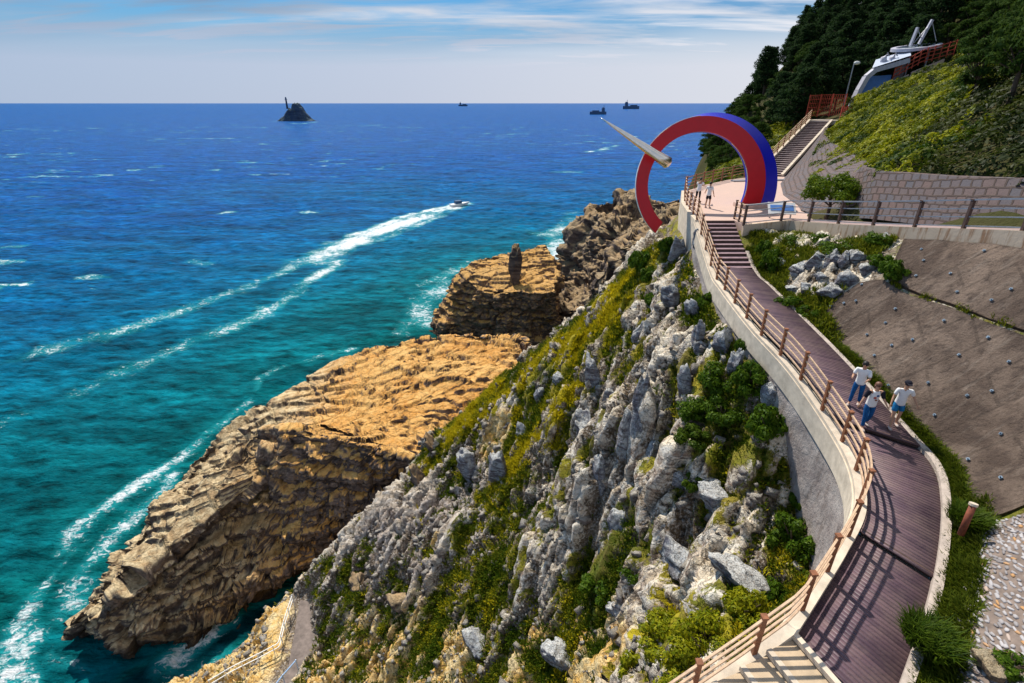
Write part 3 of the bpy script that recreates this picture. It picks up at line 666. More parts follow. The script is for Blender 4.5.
def broad_mesh(seed, H=7.):
    r = np.random.default_rng(seed); rr = random.Random(seed); tr = MB(); tr.tube([(0, 0, -.8), (.15, .1, H*.3), (.1, .2, H*.6)], [.2, .15, .07], 7)
    L = []
    for k in range(26):
        a = rr.uniform(0, 2*PI); q_ = rr.uniform(0, 1)**.5; f = rr.uniform(0, 1); rad = q_*math.sin(PI*(.15+.75*f))*H*.34
        c = (math.cos(a)*rad, math.sin(a)*rad, H*(.32+.6*f)); L.append((c, (H*rr.uniform(.08, .14),)*2+(H*rr.uniform(.06, .1),)))
        tr.tube([(.1, .1, H*.35), c], .04, 4)
    P, N = crown_pts(4200, 1., L, r, .5); q, fc, rn = leafquads(P, .22, N, 1.5, r)
    return q, fc, rn, tr
def tree_proto(name, gen, mat, label, cat, group):
    q, fc, rn, tr = gen; root = empty(name); tag(root, label, cat, group)
    npmesh('crown', q, fc, mat, root, attrs={'rnd': rn}); tr.build('trunk', M['bark'], root); return root

# ================================================================== UPPER HILL
HP = [(13.5,31.5,42.9),(14.8,44.5,42.4),(20.5,51.5,42.8),(23,53,43.0),(26.7,54,43.3),(31,59,45.2),(37.5,67.5,47.6),(21,45,42.8),(17,36,42.8),(19,31,43.2),(19.2,24,44.2),(19.5,19,45),
      (20.8,60,41.5),(25,70,41),(30,84,41),(37,104,42),(43,120,41.5),(12.5,52,32),(14,60,24),(19,80,15),(26,105,12),(34,128,8),(50,150,8),(5,60,6),(10,85,0),(20,125,0),(45,160,0),
      (45,100,48),(46,118,46),(60,130,57),(68,138,64),(76,136,69),(92,150,76),(60,100,55),(79,115,64),(55,80,51),(47,75,50.5),(52,76,51.3),(42,70,49),(38,72,46.5),(33,66,44),(40,85,46),(66,106,60),
      (21,21.3,46.9),(20.6,29.6,46.4),(25,37,45.4),(27,29,49),(30.8,39,48.9),(40,46,53.2),(38,60,48.2),(44,64,50.6),(50,69,52.8),(46,50,54.5),(30,20,52),(40,20,60),(60,40,68),(60,20,72),(65,80,62),(80,90,72),(22,10,50),(40,0,60),
      (110,120,92),(110,60,100),(120,0,110),(120,170,100),(30,0,54),(60,165,40),(90,190,70),(22,14,48.5)]
HP += [(22,42,42.3),(25,48,42.4),(27.6,53,42.6),(23.5,45,42.3),(20.6,36,42.8),(25.2,42,43.9),(27.2,47.6,44.1),(31,56.5,44.6),(20,14,45.7),(20.3,10,46.2),(19.2,28,43.5),(18.6,22,44.4),(62,70,58.5),(57,60,58),(54,52,58),(28,44,45.2),(30.5,53,45.6),(26.5,40,45.5)]
Hhr = RBF(HP, .05)
def Hh0(x, y):
    x = np.asarray(x, float); y = np.asarray(y, float); z = Hhr(x, y)
    edge = 26.6+(y-70)*.30; z = z-np.maximum(edge-x, 0)*1.3*sstep(58, 72, y)
    return z-sstep(138, 170, y)*(y-138).clip(0)*1.8-12*sstep(60, 110, y)*sstep(12, 0, x-edge)*0
X, Y = grid(8, 124, 6, 190, .7)
Z = Hh0(X, Y)+.35*fbm(X*.2, Y*.2, X*0, 4, 51)*sstep(0, 6, np.abs(X-20)+np.abs(Y-35)*.3)
TER = [(13.8,30.6),(16.2,30.4),(17.0,26),(17.7,22.4),(18.3,19),(18.8,16),(19.4,12),(20,6)]
xt = np.interp(Y, [p[1] for p in TER[::-1]], [p[0] for p in TER[::-1]])
keep = ((Y > 31.2) & (X > 13.2)) | ((X > xt+.6) & (Y <= 31.2)); keep &= Z > -4
V = np.stack([X, Y, Z], -1).reshape(-1, 3); Fc = gridfaces(*X.shape, keep=keep); V, Fc, _ = compact(V, Fc, {})
t = NT('hill_soil'); P_ = t.coord(kind='World'); c_ = t.mix(t.noise(.4, 5, .6, P_), (.03, .05, .012), (.10, .075, .035)); hillm = t.fin(c_, .95, t.bump(t.noise(3, 5, .7, P_), .8, .2), .1)
o = npmesh('hillside', V, Fc, hillm); tag(o, kind='structure')

# ================================================================== BANK BETWEEN WALKWAY AND TERRACE
TERW = [(13.8,30.6,43.4),(16.2,30.4,43.7),(17.0,26,44.4),(17.7,22.4,45.05),(18.3,19,45.7),(18.8,16,46.2),(19.4,12,46.9),(20,6,47.6)]
BP = []
for i in range(0, NST, 12): BP.append((RR[i, 0]+.15, RR[i, 1], RR[i, 2]-.05)); BP.append((RR[i, 0]+.8, RR[i, 1]-.1, RR[i, 2]+.03))
for x, y, z in TERW: BP.append((x-.15, y-.1, z-(.95 if y > 24 else .55)))
for a in [(14,19.7,40.7),(13.6,12.4,40.15),(12.9,10.2,40.1),(15.5,20.7,43.3),(16.5,14.9,43.0),(14.6,14.6,41.0),(15.2,17.5,42.2),(15,24,43.2),(14.2,24.5,42.4),(14.4,27.5,42.8),(11.9,8.4,41.0),(11.8,6.4,41.8),(13.8,8.2,42.4),(10.2,6.0,40.9),(9,4.5,40.7),(10.9,8.8,40.0),(9.9,7.7,39.95),(8.9,6.7,39.95),(13,4,42.5),(16,8,44.2),(17.3,11,45)]: BP.append(a)
Hb0 = RBF(BP, .03)
X, Y = grid(6.8, 20.2, 3.2, 31.2, .1)
Z = Hb0(X, Y)
xr = np.interp(Y, RR[::-1, 1], RR[::-1, 0]); dr, _ = polydist(X, Y, RR)
c1, e1 = cells(X*1.6, Y*1.6, Z*1.6, 71); c2, e2 = cells(X*4, Y*4, Z*4, 72)
am = sstep(.6, 1.6, dr)*sstep(21.4, 22.6, Y-(X-15)*.55)*sstep(19, 21, Y)
Z = Z+am*(.28*c1+.14*c2+.35*fbm(X*.5, Y*.5, X*0, 3, 73))
keep = (X > xr+.02) & (X < np.interp(Y, [p[1] for p in TERW[::-1]], [p[0] for p in TERW[::-1]])+.1)
veg = np.clip(.55+.5*fbm(X*.6, Y*.6, X*0, 4, 75), 0, 1); veg = np.where(dr < 1.2, .95, veg)
rockc = W(835,270,z=42.6)
for px, py, r in [(835,270,1.6),(815,255,1.2),(850,255,1.2),(800,285,1.),(775,262,.6)]:
    p = hit(px, py, Hb0); veg = veg*(1-.95*np.exp(-((X-p[0])**2+(Y-p[1])**2)/(r*r)))
V = np.stack([X, Y, Z], -1).reshape(-1, 3); Fc = gridfaces(*X.shape, keep=keep)
V, Fc, at = compact(V, Fc, {'rib': np.clip(.5+c1*.35, 0, 1).ravel(), 'dark': veg.ravel()*0, 'veg': veg.ravel(), 'gold': veg.ravel()*0, 'yel': veg.ravel()*0+.15})
o = npmesh('bank', V, Fc, M['slope'], attrs=at); tag(o, kind='structure')
# concrete slabs with anchor plates
t = NT('shotcrete'); P_ = t.coord(kind='World'); big = t.noise(.45, 6, .65, P_, .6); n2 = t.noise(2.5, 6, .7, P_)
c_ = t.mix(t.ramp(big, [(.38, 0.), (.62, 1.)]), (.125, .09, .072), (.28, .21, .165)); c_ = t.mix(t.ramp(n2, [(.50, 0.), (.66, .85)]), c_, (.10, .074, .062))
str_ = t.noise(1., 5, .7, t.coord((.6, 3.0, .6), (0, 0, .3), 'World')); c_ = t.mix(t.ramp(str_, [(.55, 0.), (.75, .5)]), c_, (.42, .35, .29))
jn = t.n('ShaderNodeTexBrick'); t.l(t.coord((1, 1, 1), (0, 0, .35), 'World'), jn.inputs[0]); jn.inputs['Scale'].default_value = .21; jn.inputs['Mortar Size'].default_value = .008; c_ = t.mix(t.math('MULTIPLY', jn.outputs['Fac'], .3), c_, (.045, .035, .03))
M['shot'] = t.fin(c_, .9, t.bump(t.noise(7, 6, .8, P_), 1., .08, t.bump(n2, .9, .3)), .15)
M['anchor'] = simple('galvanised_plate', (.13, .19, .26), .6, .4, 10, metal=.2)
def slab(name, pix, z_of, label, anchors, th=.1):
    """pix: px polygon rows [(left list),(right list)] as a ruled grid; z_of gives world points"""
    A, B = z_of; n = 40; k = 26
    A = resample(A, n); B = resample(B, n); G = A[:, None, :]*(1-np.linspace(0, 1, k))[None, :, None]+B[:, None, :]*np.linspace(0, 1, k)[None, :, None]
    G[..., 2] = Hb0(G[..., 0], G[..., 1])+.10+.05*fbm(G[..., 0]*.8, G[..., 1]*.8, G[..., 2], 4, 81)+.02*fbm(G[..., 0]*4, G[..., 1]*4, G[..., 2], 3, 82)
    V = np.vstack([G.reshape(-1, 3), G.reshape(-1, 3)-np.array([0, 0, .5])]); i = np.arange(n*k).reshape(n, k); Fc = [np.stack([i[:-1, :-1], i[:-1, 1:], i[1:, 1:], i[1:, :-1]], -1).reshape(-1, 4)]
    def skirt(e): e = np.array(e); Fc.append(np.stack([e[:-1], e[1:], e[1:]+n*k, e[:-1]+n*k], -1))
    skirt(i[0]); skirt(i[-1][::-1]); skirt(i[:, 0][::-1]); skirt(i[:, -1])
    root = empty(name, G[0, 0]); tag(root, label, 'retaining slab')
    o = npmesh('slab_surface', V-G[0, 0], np.vstack(Fc), M['shot'], root)
    r = random.Random(5)
    for a in anchors:
        fi, fj = a; ii = int(fi*(n-2)); jj = int(fj*(k-2)); p = G[ii, jj]-G[0, 0]; e1_ = Vector(G[ii+1, jj]-G[ii, jj]).normalized(); e2_ = Vector(G[ii, jj+1]-G[ii, jj]).normalized(); nn = e1_.cross(e2_)
        if nn.z < 0: nn = -nn
        m = MB(); Mx = Matrix((e1_, nn.cross(e1_).normalized(), nn)).transposed()
        m.box(Vector(p)+nn*.045, (.085, .085, .03), M=Mx); m.tube([Vector(p)+nn*.06, Vector(p)+nn*.10], .02, 6); m.build('anchor_plate', M['anchor'], root)
    return root, G
w3 = lambda x, y, z: np.array([x, y, z])
# lower slab from the verge up to the crease
A = [w3(14.1,21.6,41.75), w3(13.7,19.7,41.0), w3(13.65,17.2,40.75), w3(13.7,14.6,40.25), w3(13.45,12.4,40.1), w3(12.5,10.35,40.05)]
B = [w3(15.2,21.4,43.2), w3(15.6,20.4,43.4), w3(16.1,17.8,43.35), w3(16.5,15.4,43.1), w3(16.9,12.6,43.2), w3(17.2,9.6,43.4)]
r_ = random.Random(3)
anch = [((i+.5)/7+r_.uniform(-.04, .04), (j+.5)/4+r_.uniform(-.08, .08)) for i in range(7) for j in range(4)]
slab('retaining_slab', None, (A, B), 'large stained concrete slope slab beside the boardwalk, below the crack', anch)
A2 = [w3(15.73,20.6,43.6), w3(16.18,18,43.55), w3(16.6,15.5,43.35), w3(17.0,12.6,43.45), w3(17.32,9.5,43.7)]
B2 = [w3(17.45,22.6,44.6), w3(18.1,19,45.2), w3(18.6,16,45.7), w3(19.2,12,46.4), w3(19.7,9,46.8)]
anch = [((i+.5)/6+r_.uniform(-.04, .04), (j+.5)/3+r_.uniform(-.08, .08)) for i in range(6) for j in range(3)]
slab('retaining_slab', None, (A2, B2), 'upper stained concrete slope slab directly under the terrace parapet', anch)
# cobbled revetment at the lower right
t = NT('cobble_revetment'); P_ = t.coord((1, 1, 1), (0, 0, .9), 'World')
M['mortar'] = simple('grey_mortar', (.20, .155, .13), .95, .35, 5)
t = NT('pale_cobble'); c_ = t.mix(t.attr('rnd'), (.24, .22, .22), (.48, .46, .47)); c_ = t.mix(t.ramp(t.attr('rnd'), [(.94, 0.), (.96, 1.)]), c_, (.48, .27, .12)); M['cobble'] = t.fin(c_, .7, t.bump(t.noise(30, 3, .6, t.coord()), .3, .02), .3)
def interp_patch(A, B, n, k):
    A = resample(A, n); B = resample(B, n); w = np.linspace(0, 1, k); return A[:, None, :]*(1-w)[None, :, None]+B[:, None, :]*w[None, :, None]
A = [w3(12.45,10.1,40.1), w3(11.0,8.95,40.), w3(9.95,7.8,40.), w3(8.95,6.75,40.), w3(7.6,5.3,40.), w3(6.9,4.2,40)]
B = [w3(16.9,9.3,43.5), w3(15.0,7.4,43.3), w3(13.4,5.6,43.2), w3(12.3,4.4,43.2), w3(11.2,3.0,43.2)]
G = interp_patch(A, B, 60, 50); G[..., 2] = Hb0(G[..., 0], G[..., 1])+.09
root = empty('cobble_revetment', G[0, 0]); tag(root, 'sloping revetment of pale cobbles set in grey mortar beside the grass verge', 'stone wall')
i = np.arange(60*50).reshape(60, 50); Vg = G.copy(); Vg[..., 2] += .03*fbm(G[..., 0]*3, G[..., 1]*3, G[..., 2], 3, 91)
npmesh('mortar_bed', Vg.reshape(-1, 3)-G[0, 0], np.stack([i[:-1, :-1], i[:-1, 1:], i[1:, 1:], i[1:, :-1]], -1).reshape(-1, 4), M['mortar'], root)
Vs = []; Fs = []; Rn = []; nb = 0
cr = random.Random(11)
bl = MB(); bl.blob((0, 0, 0), 1, 8, 5); bv = np.array(bl.v); bf = bl.f
tri = []
for f in bf: tri += [f] if len(f) == 3 else [(f[0], f[1], f[2]), (f[0], f[2], f[3])]
tri = np.array(tri)
NU, NV = 50, 44
for a in range(NU):
    for b in range(NV):
        if cr.random() < .06: continue
        fi = (a+.5+cr.uniform(-.28, .28))/NU*58; fj = (b+.5+cr.uniform(-.28, .28))/NV*48; ii = int(fi); jj = int(fj)
        e1_ = G[ii+1, jj]-G[ii, jj]; e2_ = G[ii, jj+1]-G[ii, jj]; p = G[ii, jj]+e1_*(fi-ii)+e2_*(fj-jj)
        e1_ = e1_/np.linalg.norm(e1_); nn = np.cross(e1_, e2_); nn /= np.linalg.norm(nn); nn = nn if nn[2] > 0 else -nn; e2_ = np.cross(nn, e1_)
        th = cr.uniform(.2, .8); ax = e1_*math.cos(th)+e2_*math.sin(th); ay = np.cross(nn, ax); sc = (cr.uniform(.05, .115), cr.uniform(.024, .045), .03)
        q = bv*np.array([.9+.2*cr.random(), 1, 1]); q = np.sign(q)*np.abs(q)**.7; q = q*(1+.35*(np.array([cr.random() for _ in range(len(q))])-.5))[:, None]
        Vs.append(p-G[0, 0]+q[:, :1]*ax*sc[0]+q[:, 1:2]*ay*sc[1]+q[:, 2:]*nn*sc[2]); Fs.append(tri+nb); nb += len(bv); Rn.append(np.full(len(bv), cr.random()))
o = npmesh('cobbles', np.vstack(Vs), np.vstack(Fs), M['cobble'], root, smooth=False, attrs={'rnd': np.concatenate(Rn)}); o['kind'] = 'stuff'

# ================================================================== BOARDWALK
t = NT('plum_deck_boards'); P_ = t.coord(kind='World'); r1 = t.attr('rnd')
c_ = t.mix(r1, (.085, .052, .072), (.155, .095, .115)); c_ = t.mix(t.ramp(t.noise(1.2, 5, .7, P_), [(.42, 0.), (.66, .7)]), c_, (.21, .145, .135)); c_ = t.mix(t.ramp(t.noise(5., 4, .7, t.coord((1, 3, 1), (0, 0, .4), 'World')), [(.55, 0.), (.7, .5)]), c_, (.06, .04, .05))
M['plank'] = t.fin(c_, .5, t.bump(t.noise(20, 3, .6, P_), .3, .01), .4)
root = empty('boardwalk', (0, 0, 0)); root['kind'] = 'structure'
# planks across the path, from the foot of the stairs to the end of the deck
cen = (LL+RR)/2; seg = np.r_[0, np.cumsum(np.linalg.norm(np.diff(cen[:, :2], axis=0), axis=1))]; Ltot = seg[-1]
s_stair = np.interp(-27.0, -cen[:, 1], seg)
stepS = [np.interp(-14.25, -cen[:, 1], seg), np.interp(-9.55, -cen[:, 1], seg)]
def at_s(s): return np.array([np.interp(s, seg, LL[:, i]) for i in range(3)]), np.array([np.interp(s, seg, RR[:, i]) for i in range(3)])
def zstep(s): return 0.16*(s < stepS[0])+.14*(s < stepS[1])-.14
V = []; Fc = []; Rn = []; s = s_stair; pr = random.Random(4)
while s < Ltot-.02:
    e = min(s+.12, Ltot); a0, b0 = at_s(s+.001); a1, b1 = at_s(e-.004); dz = zstep(s)+pr.uniform(-.002, .002); b = len(V)
    for p in (a0, b0, b1, a1):
        V.append((p[0], p[1], p[2]+dz))
    for p in (a0, b0, b1, a1): V.append((p[0], p[1], p[2]+dz-.04))
    Fc += [(b, b+3, b+2, b+1), (b, b+1, b+5, b+4), (b+2, b+3, b+7, b+6), (b+1, b+2, b+6, b+5), (b+3, b, b+4, b+7)]; Rn += [pr.random()]*8; s = e
npmesh('deck_boards', V, Fc, M['plank'], root, attrs={'rnd': np.array(Rn)})
m = MB(); m.strip([p+np.array([.05, 0, -.2]) for p in LL[::4]], [p-np.array([.05, 0, .2]) for p in RR[::4]], -.25, -.06); m.build('deck_bed', M['concrete'], root)
m = MB()
for k, s in enumerate(stepS):
    a, b = at_s(s); m.beam((a[0], a[1], a[2]+zstep(s-.1)-.07), (b[0], b[1], b[2]+zstep(s-.1)-.07), .05, .145)
m.build('step_risers', M['darkwood'], root)
# stairs from the platform: treads and dark risers
tm = MB(); rm = MB(); NR = 11
for k in range(NR):
    f0, f1 = k/NR, (k+1)/NR; y0 = 31.9-4.9*f0; y1 = 31.9-4.9*f1; z = 43.4-1.54*f0-.14
    xl0 = np.interp(-y0, -LL[:, 1], LL[:, 0]); xr0 = np.interp(-y0, -RR[:, 1], RR[:, 0]); xl1 = np.interp(-y1, -LL[:, 1], LL[:, 0]); xr1 = np.interp(-y1, -RR[:, 1], RR[:, 0])
    rm.box(((xl0+xr0)/2, y0-.02, z+.055), (xr0-xl0, .03, .14)); tm.prism([(xl0, y0-.04), (xl1, y1-.03), (xr1, y1-.03), (xr0, y0-.04)], z-.05, z)
    tm.box(((xl1+xr1)/2, y1+.015, z-.02), (xr1-xl1, .09, .06))
rm.build('stair_risers', M['darkwood'], root); 
M['tread'] = simple('worn_tread', (.30, .20, .22), .55, .25, 5)
tm.build('stair_treads', M['tread'], root)
# kerb on the hill side and outer coping on the sea side
def offset(P, d):
    T = np.gradient(P[:, :2], axis=0); T /= np.linalg.norm(T, axis=1, keepdims=True); N = np.stack([-T[:, 1], T[:, 0]], 1); Q = P.copy(); Q[:, :2] += N*d; return Q
K0 = offset(RR, 0.0); K1 = offset(RR, .2)
if K1[20, 0] < K0[20, 0]: sg = -1
else: sg = 1
K1 = offset(RR, .2*sg)
M['kerb'] = simple('pale_kerb', (.50, .42, .36), .85, .25, 4)
m = MB(); m.strip(K0[30:], K1[30:], -.4, .14); o = m.build('kerb', M['kerb'], root)
Oa = offset(OUT, .02*-sg); Ob = offset(OUT, -.30*sg)
if Ob[20, 0] > OUT[20, 0]: Ob = offset(OUT, .30*sg); 
m = MB(); m.strip(OUT, Ob, -.28, .03); m.build('outer_coping', M['cream'], root)
# lower flight at the bottom left
LS = resample(LOWSTEP, 9); m = MB(); m2 = MB()
e0 = np.array([7.0, 5.7]); 
for k in range(8):
    a = LS[k]; b = LS[k+1]; dx = (b-a)[:2]; w = np.array([.55, -1.75]); z = 39.6-.16*(k+1)-.03
    m.prism([a[:2], b[:2], b[:2]+w, a[:2]+w], z-.12, z); 
    m2.beam((a[0]-.06, a[1], z+.10), (a[0]-.06+w[0], a[1]+w[1], z+.10), .12, .13)
m.build('lower_treads', simple('sand_concrete', (.55, .42, .28), .85, .2, 3), root); m2.build('lower_nosings', M['cream'], root)
# ---- retaining wall under the sea side of the walkway
def wallstrip(P, out, z0, z1, n=46, seed=0, bulge=.1):
    P = np.array(P); Q = offset(P, out); ws = np.linspace(0, 1, n); zt = P[:, 2]+z1; zb = np.array(z0)
    G = np.zeros((n, len(P), 3)); 
    for i, w in enumerate(ws): G[i, :, :2] = Q[:, :2]; G[i, :, 2] = zt*(1-w)+zb*w
    T = np.gradient(P[:, :2], axis=0); T /= np.linalg.norm(T, axis=1, keepdims=True); N = np.stack([-T[:, 1], T[:, 0]], 1)*np.sign(out)
    d = bulge*fbm(G[..., 0]*1.2, G[..., 1]*1.2, G[..., 2]*1.2, 4, seed)+ws[:, None]*.25
    G[..., :2] += N[None]*d[..., None]; return G
t = NT('wall_render'); P_ = t.coord(kind='World'); c_ = t.mix(t.ramp(t.noise(.8, 6, .65, P_), [(.35, 0.), (.65, 1.)]), (.24, .20, .19), (.46, .41, .38))
c_ = t.mix(t.ramp(t.noise(1.5, 5, .7, t.coord((3, 3, .5), (0, 0, 0), 'World')), [(.5, 0.), (.7, .7)]), c_, (.15, .11, .09)); M['wallr'] = t.fin(c_, .9, t.bump(t.noise(5, 6, .7, P_), .8, .1), .15)
so_ = -.22*sg
if offset(OUT, so_)[20, 0] > OUT[20, 0]: so_ = -so_
Pw = OUT[::2]; zb = Hs0(Pw[:, 0]-.4, Pw[:, 1]+.2)-1.6
G = wallstrip(Pw, so_, zb, -.25, seed=4); nn_, kk_ = G.shape[:2]; i = np.arange(nn_*kk_).reshape(nn_, kk_)
root = empty('retaining_wall', (OUT[0, 0], OUT[0, 1], OUT[0, 2]-3)); tag(root, 'curved grey rendered retaining wall holding up the sea side of the boardwalk', 'retaining wall')
o_ = np.array(root.location)
npmesh('wall_face', G.reshape(-1, 3)-o_, np.stack([i[:-1, :-1], i[1:, :-1], i[1:, 1:], i[:-1, 1:]], -1).reshape(-1, 4), M['wallr'], root)
Pb = offset(OUT, so_*1.55)
m = MB(); m.strip([p-o_ for p in offset(OUT, so_*.9)[::3]], [p-o_ for p in Pb[::3]], -.95, -.1); m.build('cream_band', M['cream'], root)

# ---- seaward railing
def railing(name, label, P, nposts, hp, rails, mpost, mrail, below=.25, pw=.10, rw=.048, cat='railing', rr=None):
    P = np.array(P, float); root = empty(name, P[0]); tag(root, label, cat); o_ = P[0]
    Q = resample(P, nposts)
    for q in Q:
        q = q-o_; m = MB(); m.box((q[0], q[1], q[2]+(hp-below)/2), (pw, pw, hp+below)); po_ = m.build('post', mpost, root); MB().box((q[0], q[1], q[2]+hp+.024), (pw*1.35, pw*1.35, .045)).build('post_cap', mpost, po_)
    R = resample(P, (nposts-1)*4+1)
    for z in rails:
        m = MB()
        for a, b in zip(R[:-1], R[1:]):
            a = a-o_; b = b-o_; m.beam((a[0], a[1], a[2]+z), (b[0], b[1], b[2]+z), rw, rw)
        m.build('rail', mrail, root)
    return root
PR = offset(OUT, so_*.75)
PR2 = resample(PR, 200)
railing('railing', 'long tan four bar railing along the sea side of the boardwalk', PR2, 22, 1.15, [.32, .58, .84, 1.1], M['wood'], M['rail'], below=.3)
plat_left = [(11.45,31.9,43.4),(11.9,34.5,43.4),(12.55,38,43.4),(14.2,43.4,43.4)]
railing('railing', 'brown railing on the cliff edge left of the platform, below the ring', plat_left, 8, 1.15, [.32, .58, .84, 1.1], M['wood'], M['rail'], below=.3, cat='railing')
railing('railing', 'brown wooden railing across the far side of the pink platform', [(14.3,43.5,43.4),(17.3,47.3,43.4),(20.5,50.6,43.4),(24.3,53.2,43.6)], 8, 1.15, [.32, .58, .84, 1.1], M['wood'], M['wood'])
root = railing('railing', 'dark brown railing with grey top rail on the terrace parapet', [(p[0], p[1], p[2]+.02) for p in TERW], 14, 1.12, [.12, .48, .8], M['darkwood'], M['grey'], below=.05, pw=.12, rw=.045)
m = MB(); T_ = np.array(TERW)-np.array(TERW[0]); R = resample(T_, 60)
for a, b in zip(R[:-1], R[1:]): m.beam((a[0], a[1], a[2]+1.14), (b[0], b[1], b[2]+1.14), .13, .06)
m.build('top_rail', M['grey'], root)
# short return of the terrace railing at the head of the stairs
railing('railing', 'short dark railing at the head of the stairs, right side', [(13.85,30.7,43.4),(13.95,32.4,43.4)], 3, 1.12, [.12, .48, .8, 1.1], M['darkwood'], M['rail'], below=.05)

# ---- platform
root = empty('platform', (0, 0, 0)); root['kind'] = 'structure'
t = NT('platform_paving'); P_ = t.coord(kind='World'); br = t.n('ShaderNodeTexBrick'); t.l(t.coord((1, 1, 1), (0, 0, .3), 'World'), br.inputs[0]); br.inputs['Scale'].default_value = 1.6; br.inputs['Mortar Size'].default_value = .006
br.inputs['Color1'].default_value = (.66, .46, .37, 1); br.inputs['Color2'].default_value = (.60, .43, .36, 1); br.inputs['Mortar'].default_value = (.42, .32, .27, 1)
c_ = t.mix(t.math('MULTIPLY', t.noise(.6, 5, .6, P_), .35), br.outputs[0], (.50, .38, .33)); M['paving'] = t.fin(c_, .8, None, .2)
pp = [(11.55,31.95),(11.95,34.5),(12.6,38),(14.3,43.5),(17.3,47.3),(20.5,50.5),(24.3,53.1),(27.6,53.6),(25,46),(21.5,40),(19.5,35),(19.3,30.4),(16.3,30.55),(13.9,30.8),(13.8,31.95)]
MB().prism(pp, 42.2, 43.4).build('platform_floor', M['paving'], root)
lw = [(11.3,31.8),(11.65,34.5),(12.3,38),(14.0,43.6)]
m = MB(); A = [np.array([*p, 43.4]) for p in lw]; m.strip(A, [p+np.array([.28, 0, 0]) for p in A], -3.2, .06); m.build('platform_edge_wall', M['cream'], root)
MB().beam((20.4,49.3,43.46), (26.3,50.2,43.46), .5, .12).build('step_edge', M['grey'], root)
# terrace parapet wall and terrace floor
m = MB(); A = [np.array(p) for p in smoothline(TERW, .8)]; A = [np.array(p, float) for p in TERW]; m.strip([p-np.array([.14, 0, 0]) for p in A[1:]], [p+np.array([.14, 0, 0]) for p in A[1:]], -1.0, .03)
m.strip([np.array([13.8, 30.5, 43.4]), np.array([16.05, 30.27, 43.7])], [np.array([13.8, 30.78, 43.4]), np.array([16.34, 30.53, 43.7])], -1.25, .03)
t = NT('stained_parapet'); P_ = t.coord(kind='World'); c_ = t.mix(t.noise(1.2, 5, .6, P_), (.52, .40, .28), (.66, .54, .42)); c_ = t.mix(t.ramp(t.noise(1.2, 4, .7, t.coord((2.5, 2.5, .3), (0, 0, 0), 'World')), [(.52, 0.), (.64, .8)]), c_, (.30, .15, .07)); M['parapet'] = t.fin(c_, .85, t.bump(t.noise(8, 5, .6, P_), .4, .03), .2)
o = m.build('parapet', M['parapet']); tag(o, 'rust stained concrete parapet under the dark terrace railing', 'parapet wall')
m = MB(); A = np.array(TERW)[1:]; B = A+np.array([2.2, .6, .0]); m.strip(list(A+np.array([.15, 0, 0])), list(B), -.3, -.02); o = m.build('terrace_path', simple('terrace_paving', (.33, .24, .23), .8, .2, 3)); o['kind'] = 'structure'

# ---- block retaining walls on the hill side
t = NT('stone_blocks'); bk = t.n('ShaderNodeTexBrick'); uvn = t.n('ShaderNodeUVMap'); nzc = t.n('ShaderNodeTexNoise'); nzc.inputs['Scale'].default_value = 1.6; t.l(uvn.outputs[0], nzc.inputs['Vector']); vs_ = t.n('ShaderNodeVectorMath', operation='SCALE'); t.l(nzc.outputs['Color'], vs_.inputs[0]); vs_.inputs['Scale'].default_value = .22; va_ = t.n('ShaderNodeVectorMath', operation='ADD'); t.l(uvn.outputs[0], va_.inputs[0]); t.l(vs_.outputs[0], va_.inputs[1]); t.l(va_.outputs[0], bk.inputs[0]); bk.inputs['Scale'].default_value = 1; bk.inputs['Brick Width'].default_value = .5; bk.inputs['Row Height'].default_value = .40; bk.inputs['Mortar Size'].default_value = .05; bk.inputs['Mortar Smooth'].default_value = .4
bk.inputs['Color1'].default_value = (.155, .105, .10, 1); bk.inputs['Color2'].default_value = (.10, .108, .135, 1); bk.inputs['Mortar'].default_value = (.07, .05, .045, 1); bk.offset_frequency = 2
c_ = t.mix(t.math('MULTIPLY', t.noise(2.5, 5, .6, t.coord(kind='World')), .5), bk.outputs[0], (.22, .17, .145)); M['blocks'] = t.fin(c_, .85, t.bump(t.math('SUBTRACT', 1, bk.outputs['Fac']), .9, .08, t.bump(t.noise(9, 5, .7, t.coord(kind='World')), .5, .05)), .2)
def blockwall(name, label, A, B, n=60, k=10):
    G = interp_patch(A, B, n, k); me = bpy.data.meshes.new(name); V = list(map(tuple, G.reshape(-1, 3)))
    back = [(p[0]+.5, p[1]+.3, p[2]) for p in V]; N_ = n*k; i = np.arange(N_).reshape(n, k)
    Fc = [tuple(int(q) for q in f) for f in np.stack([i[:-1, :-1], i[1:, :-1], i[1:, 1:], i[:-1, 1:]], -1).reshape(-1, 4)]
    top = [(int(a), int(b), int(b)+N_, int(a)+N_) for a, b in zip(i[:-1, -1], i[1:, -1])]; ends = [(int(a), int(a)+N_, int(b)+N_, int(b)) for a, b in list(zip(i[0, :-1], i[0, 1:]))]
    bf_ = [tuple(int(q)+N_ for q in f[::-1]) for f in Fc]
    me.from_pydata(V+back, [], Fc+top+ends+bf_); uv = me.uv_layers.new(name='UVMap'); U = np.r_[0, np.cumsum(np.linalg.norm(np.diff(G[:, 0], axis=0), axis=1))]
    for l in me.loops:
        q = l.vertex_index % N_; a, b = divmod(q, k); h = np.linalg.norm(G[a, b]-G[a, 0]); uv.data[l.index].uv = (U[a], h+(.4 if l.vertex_index >= N_ else 0))
    me.materials.append(M['blocks']); o = link(name, me); tag(o, label, 'stone wall'); return o
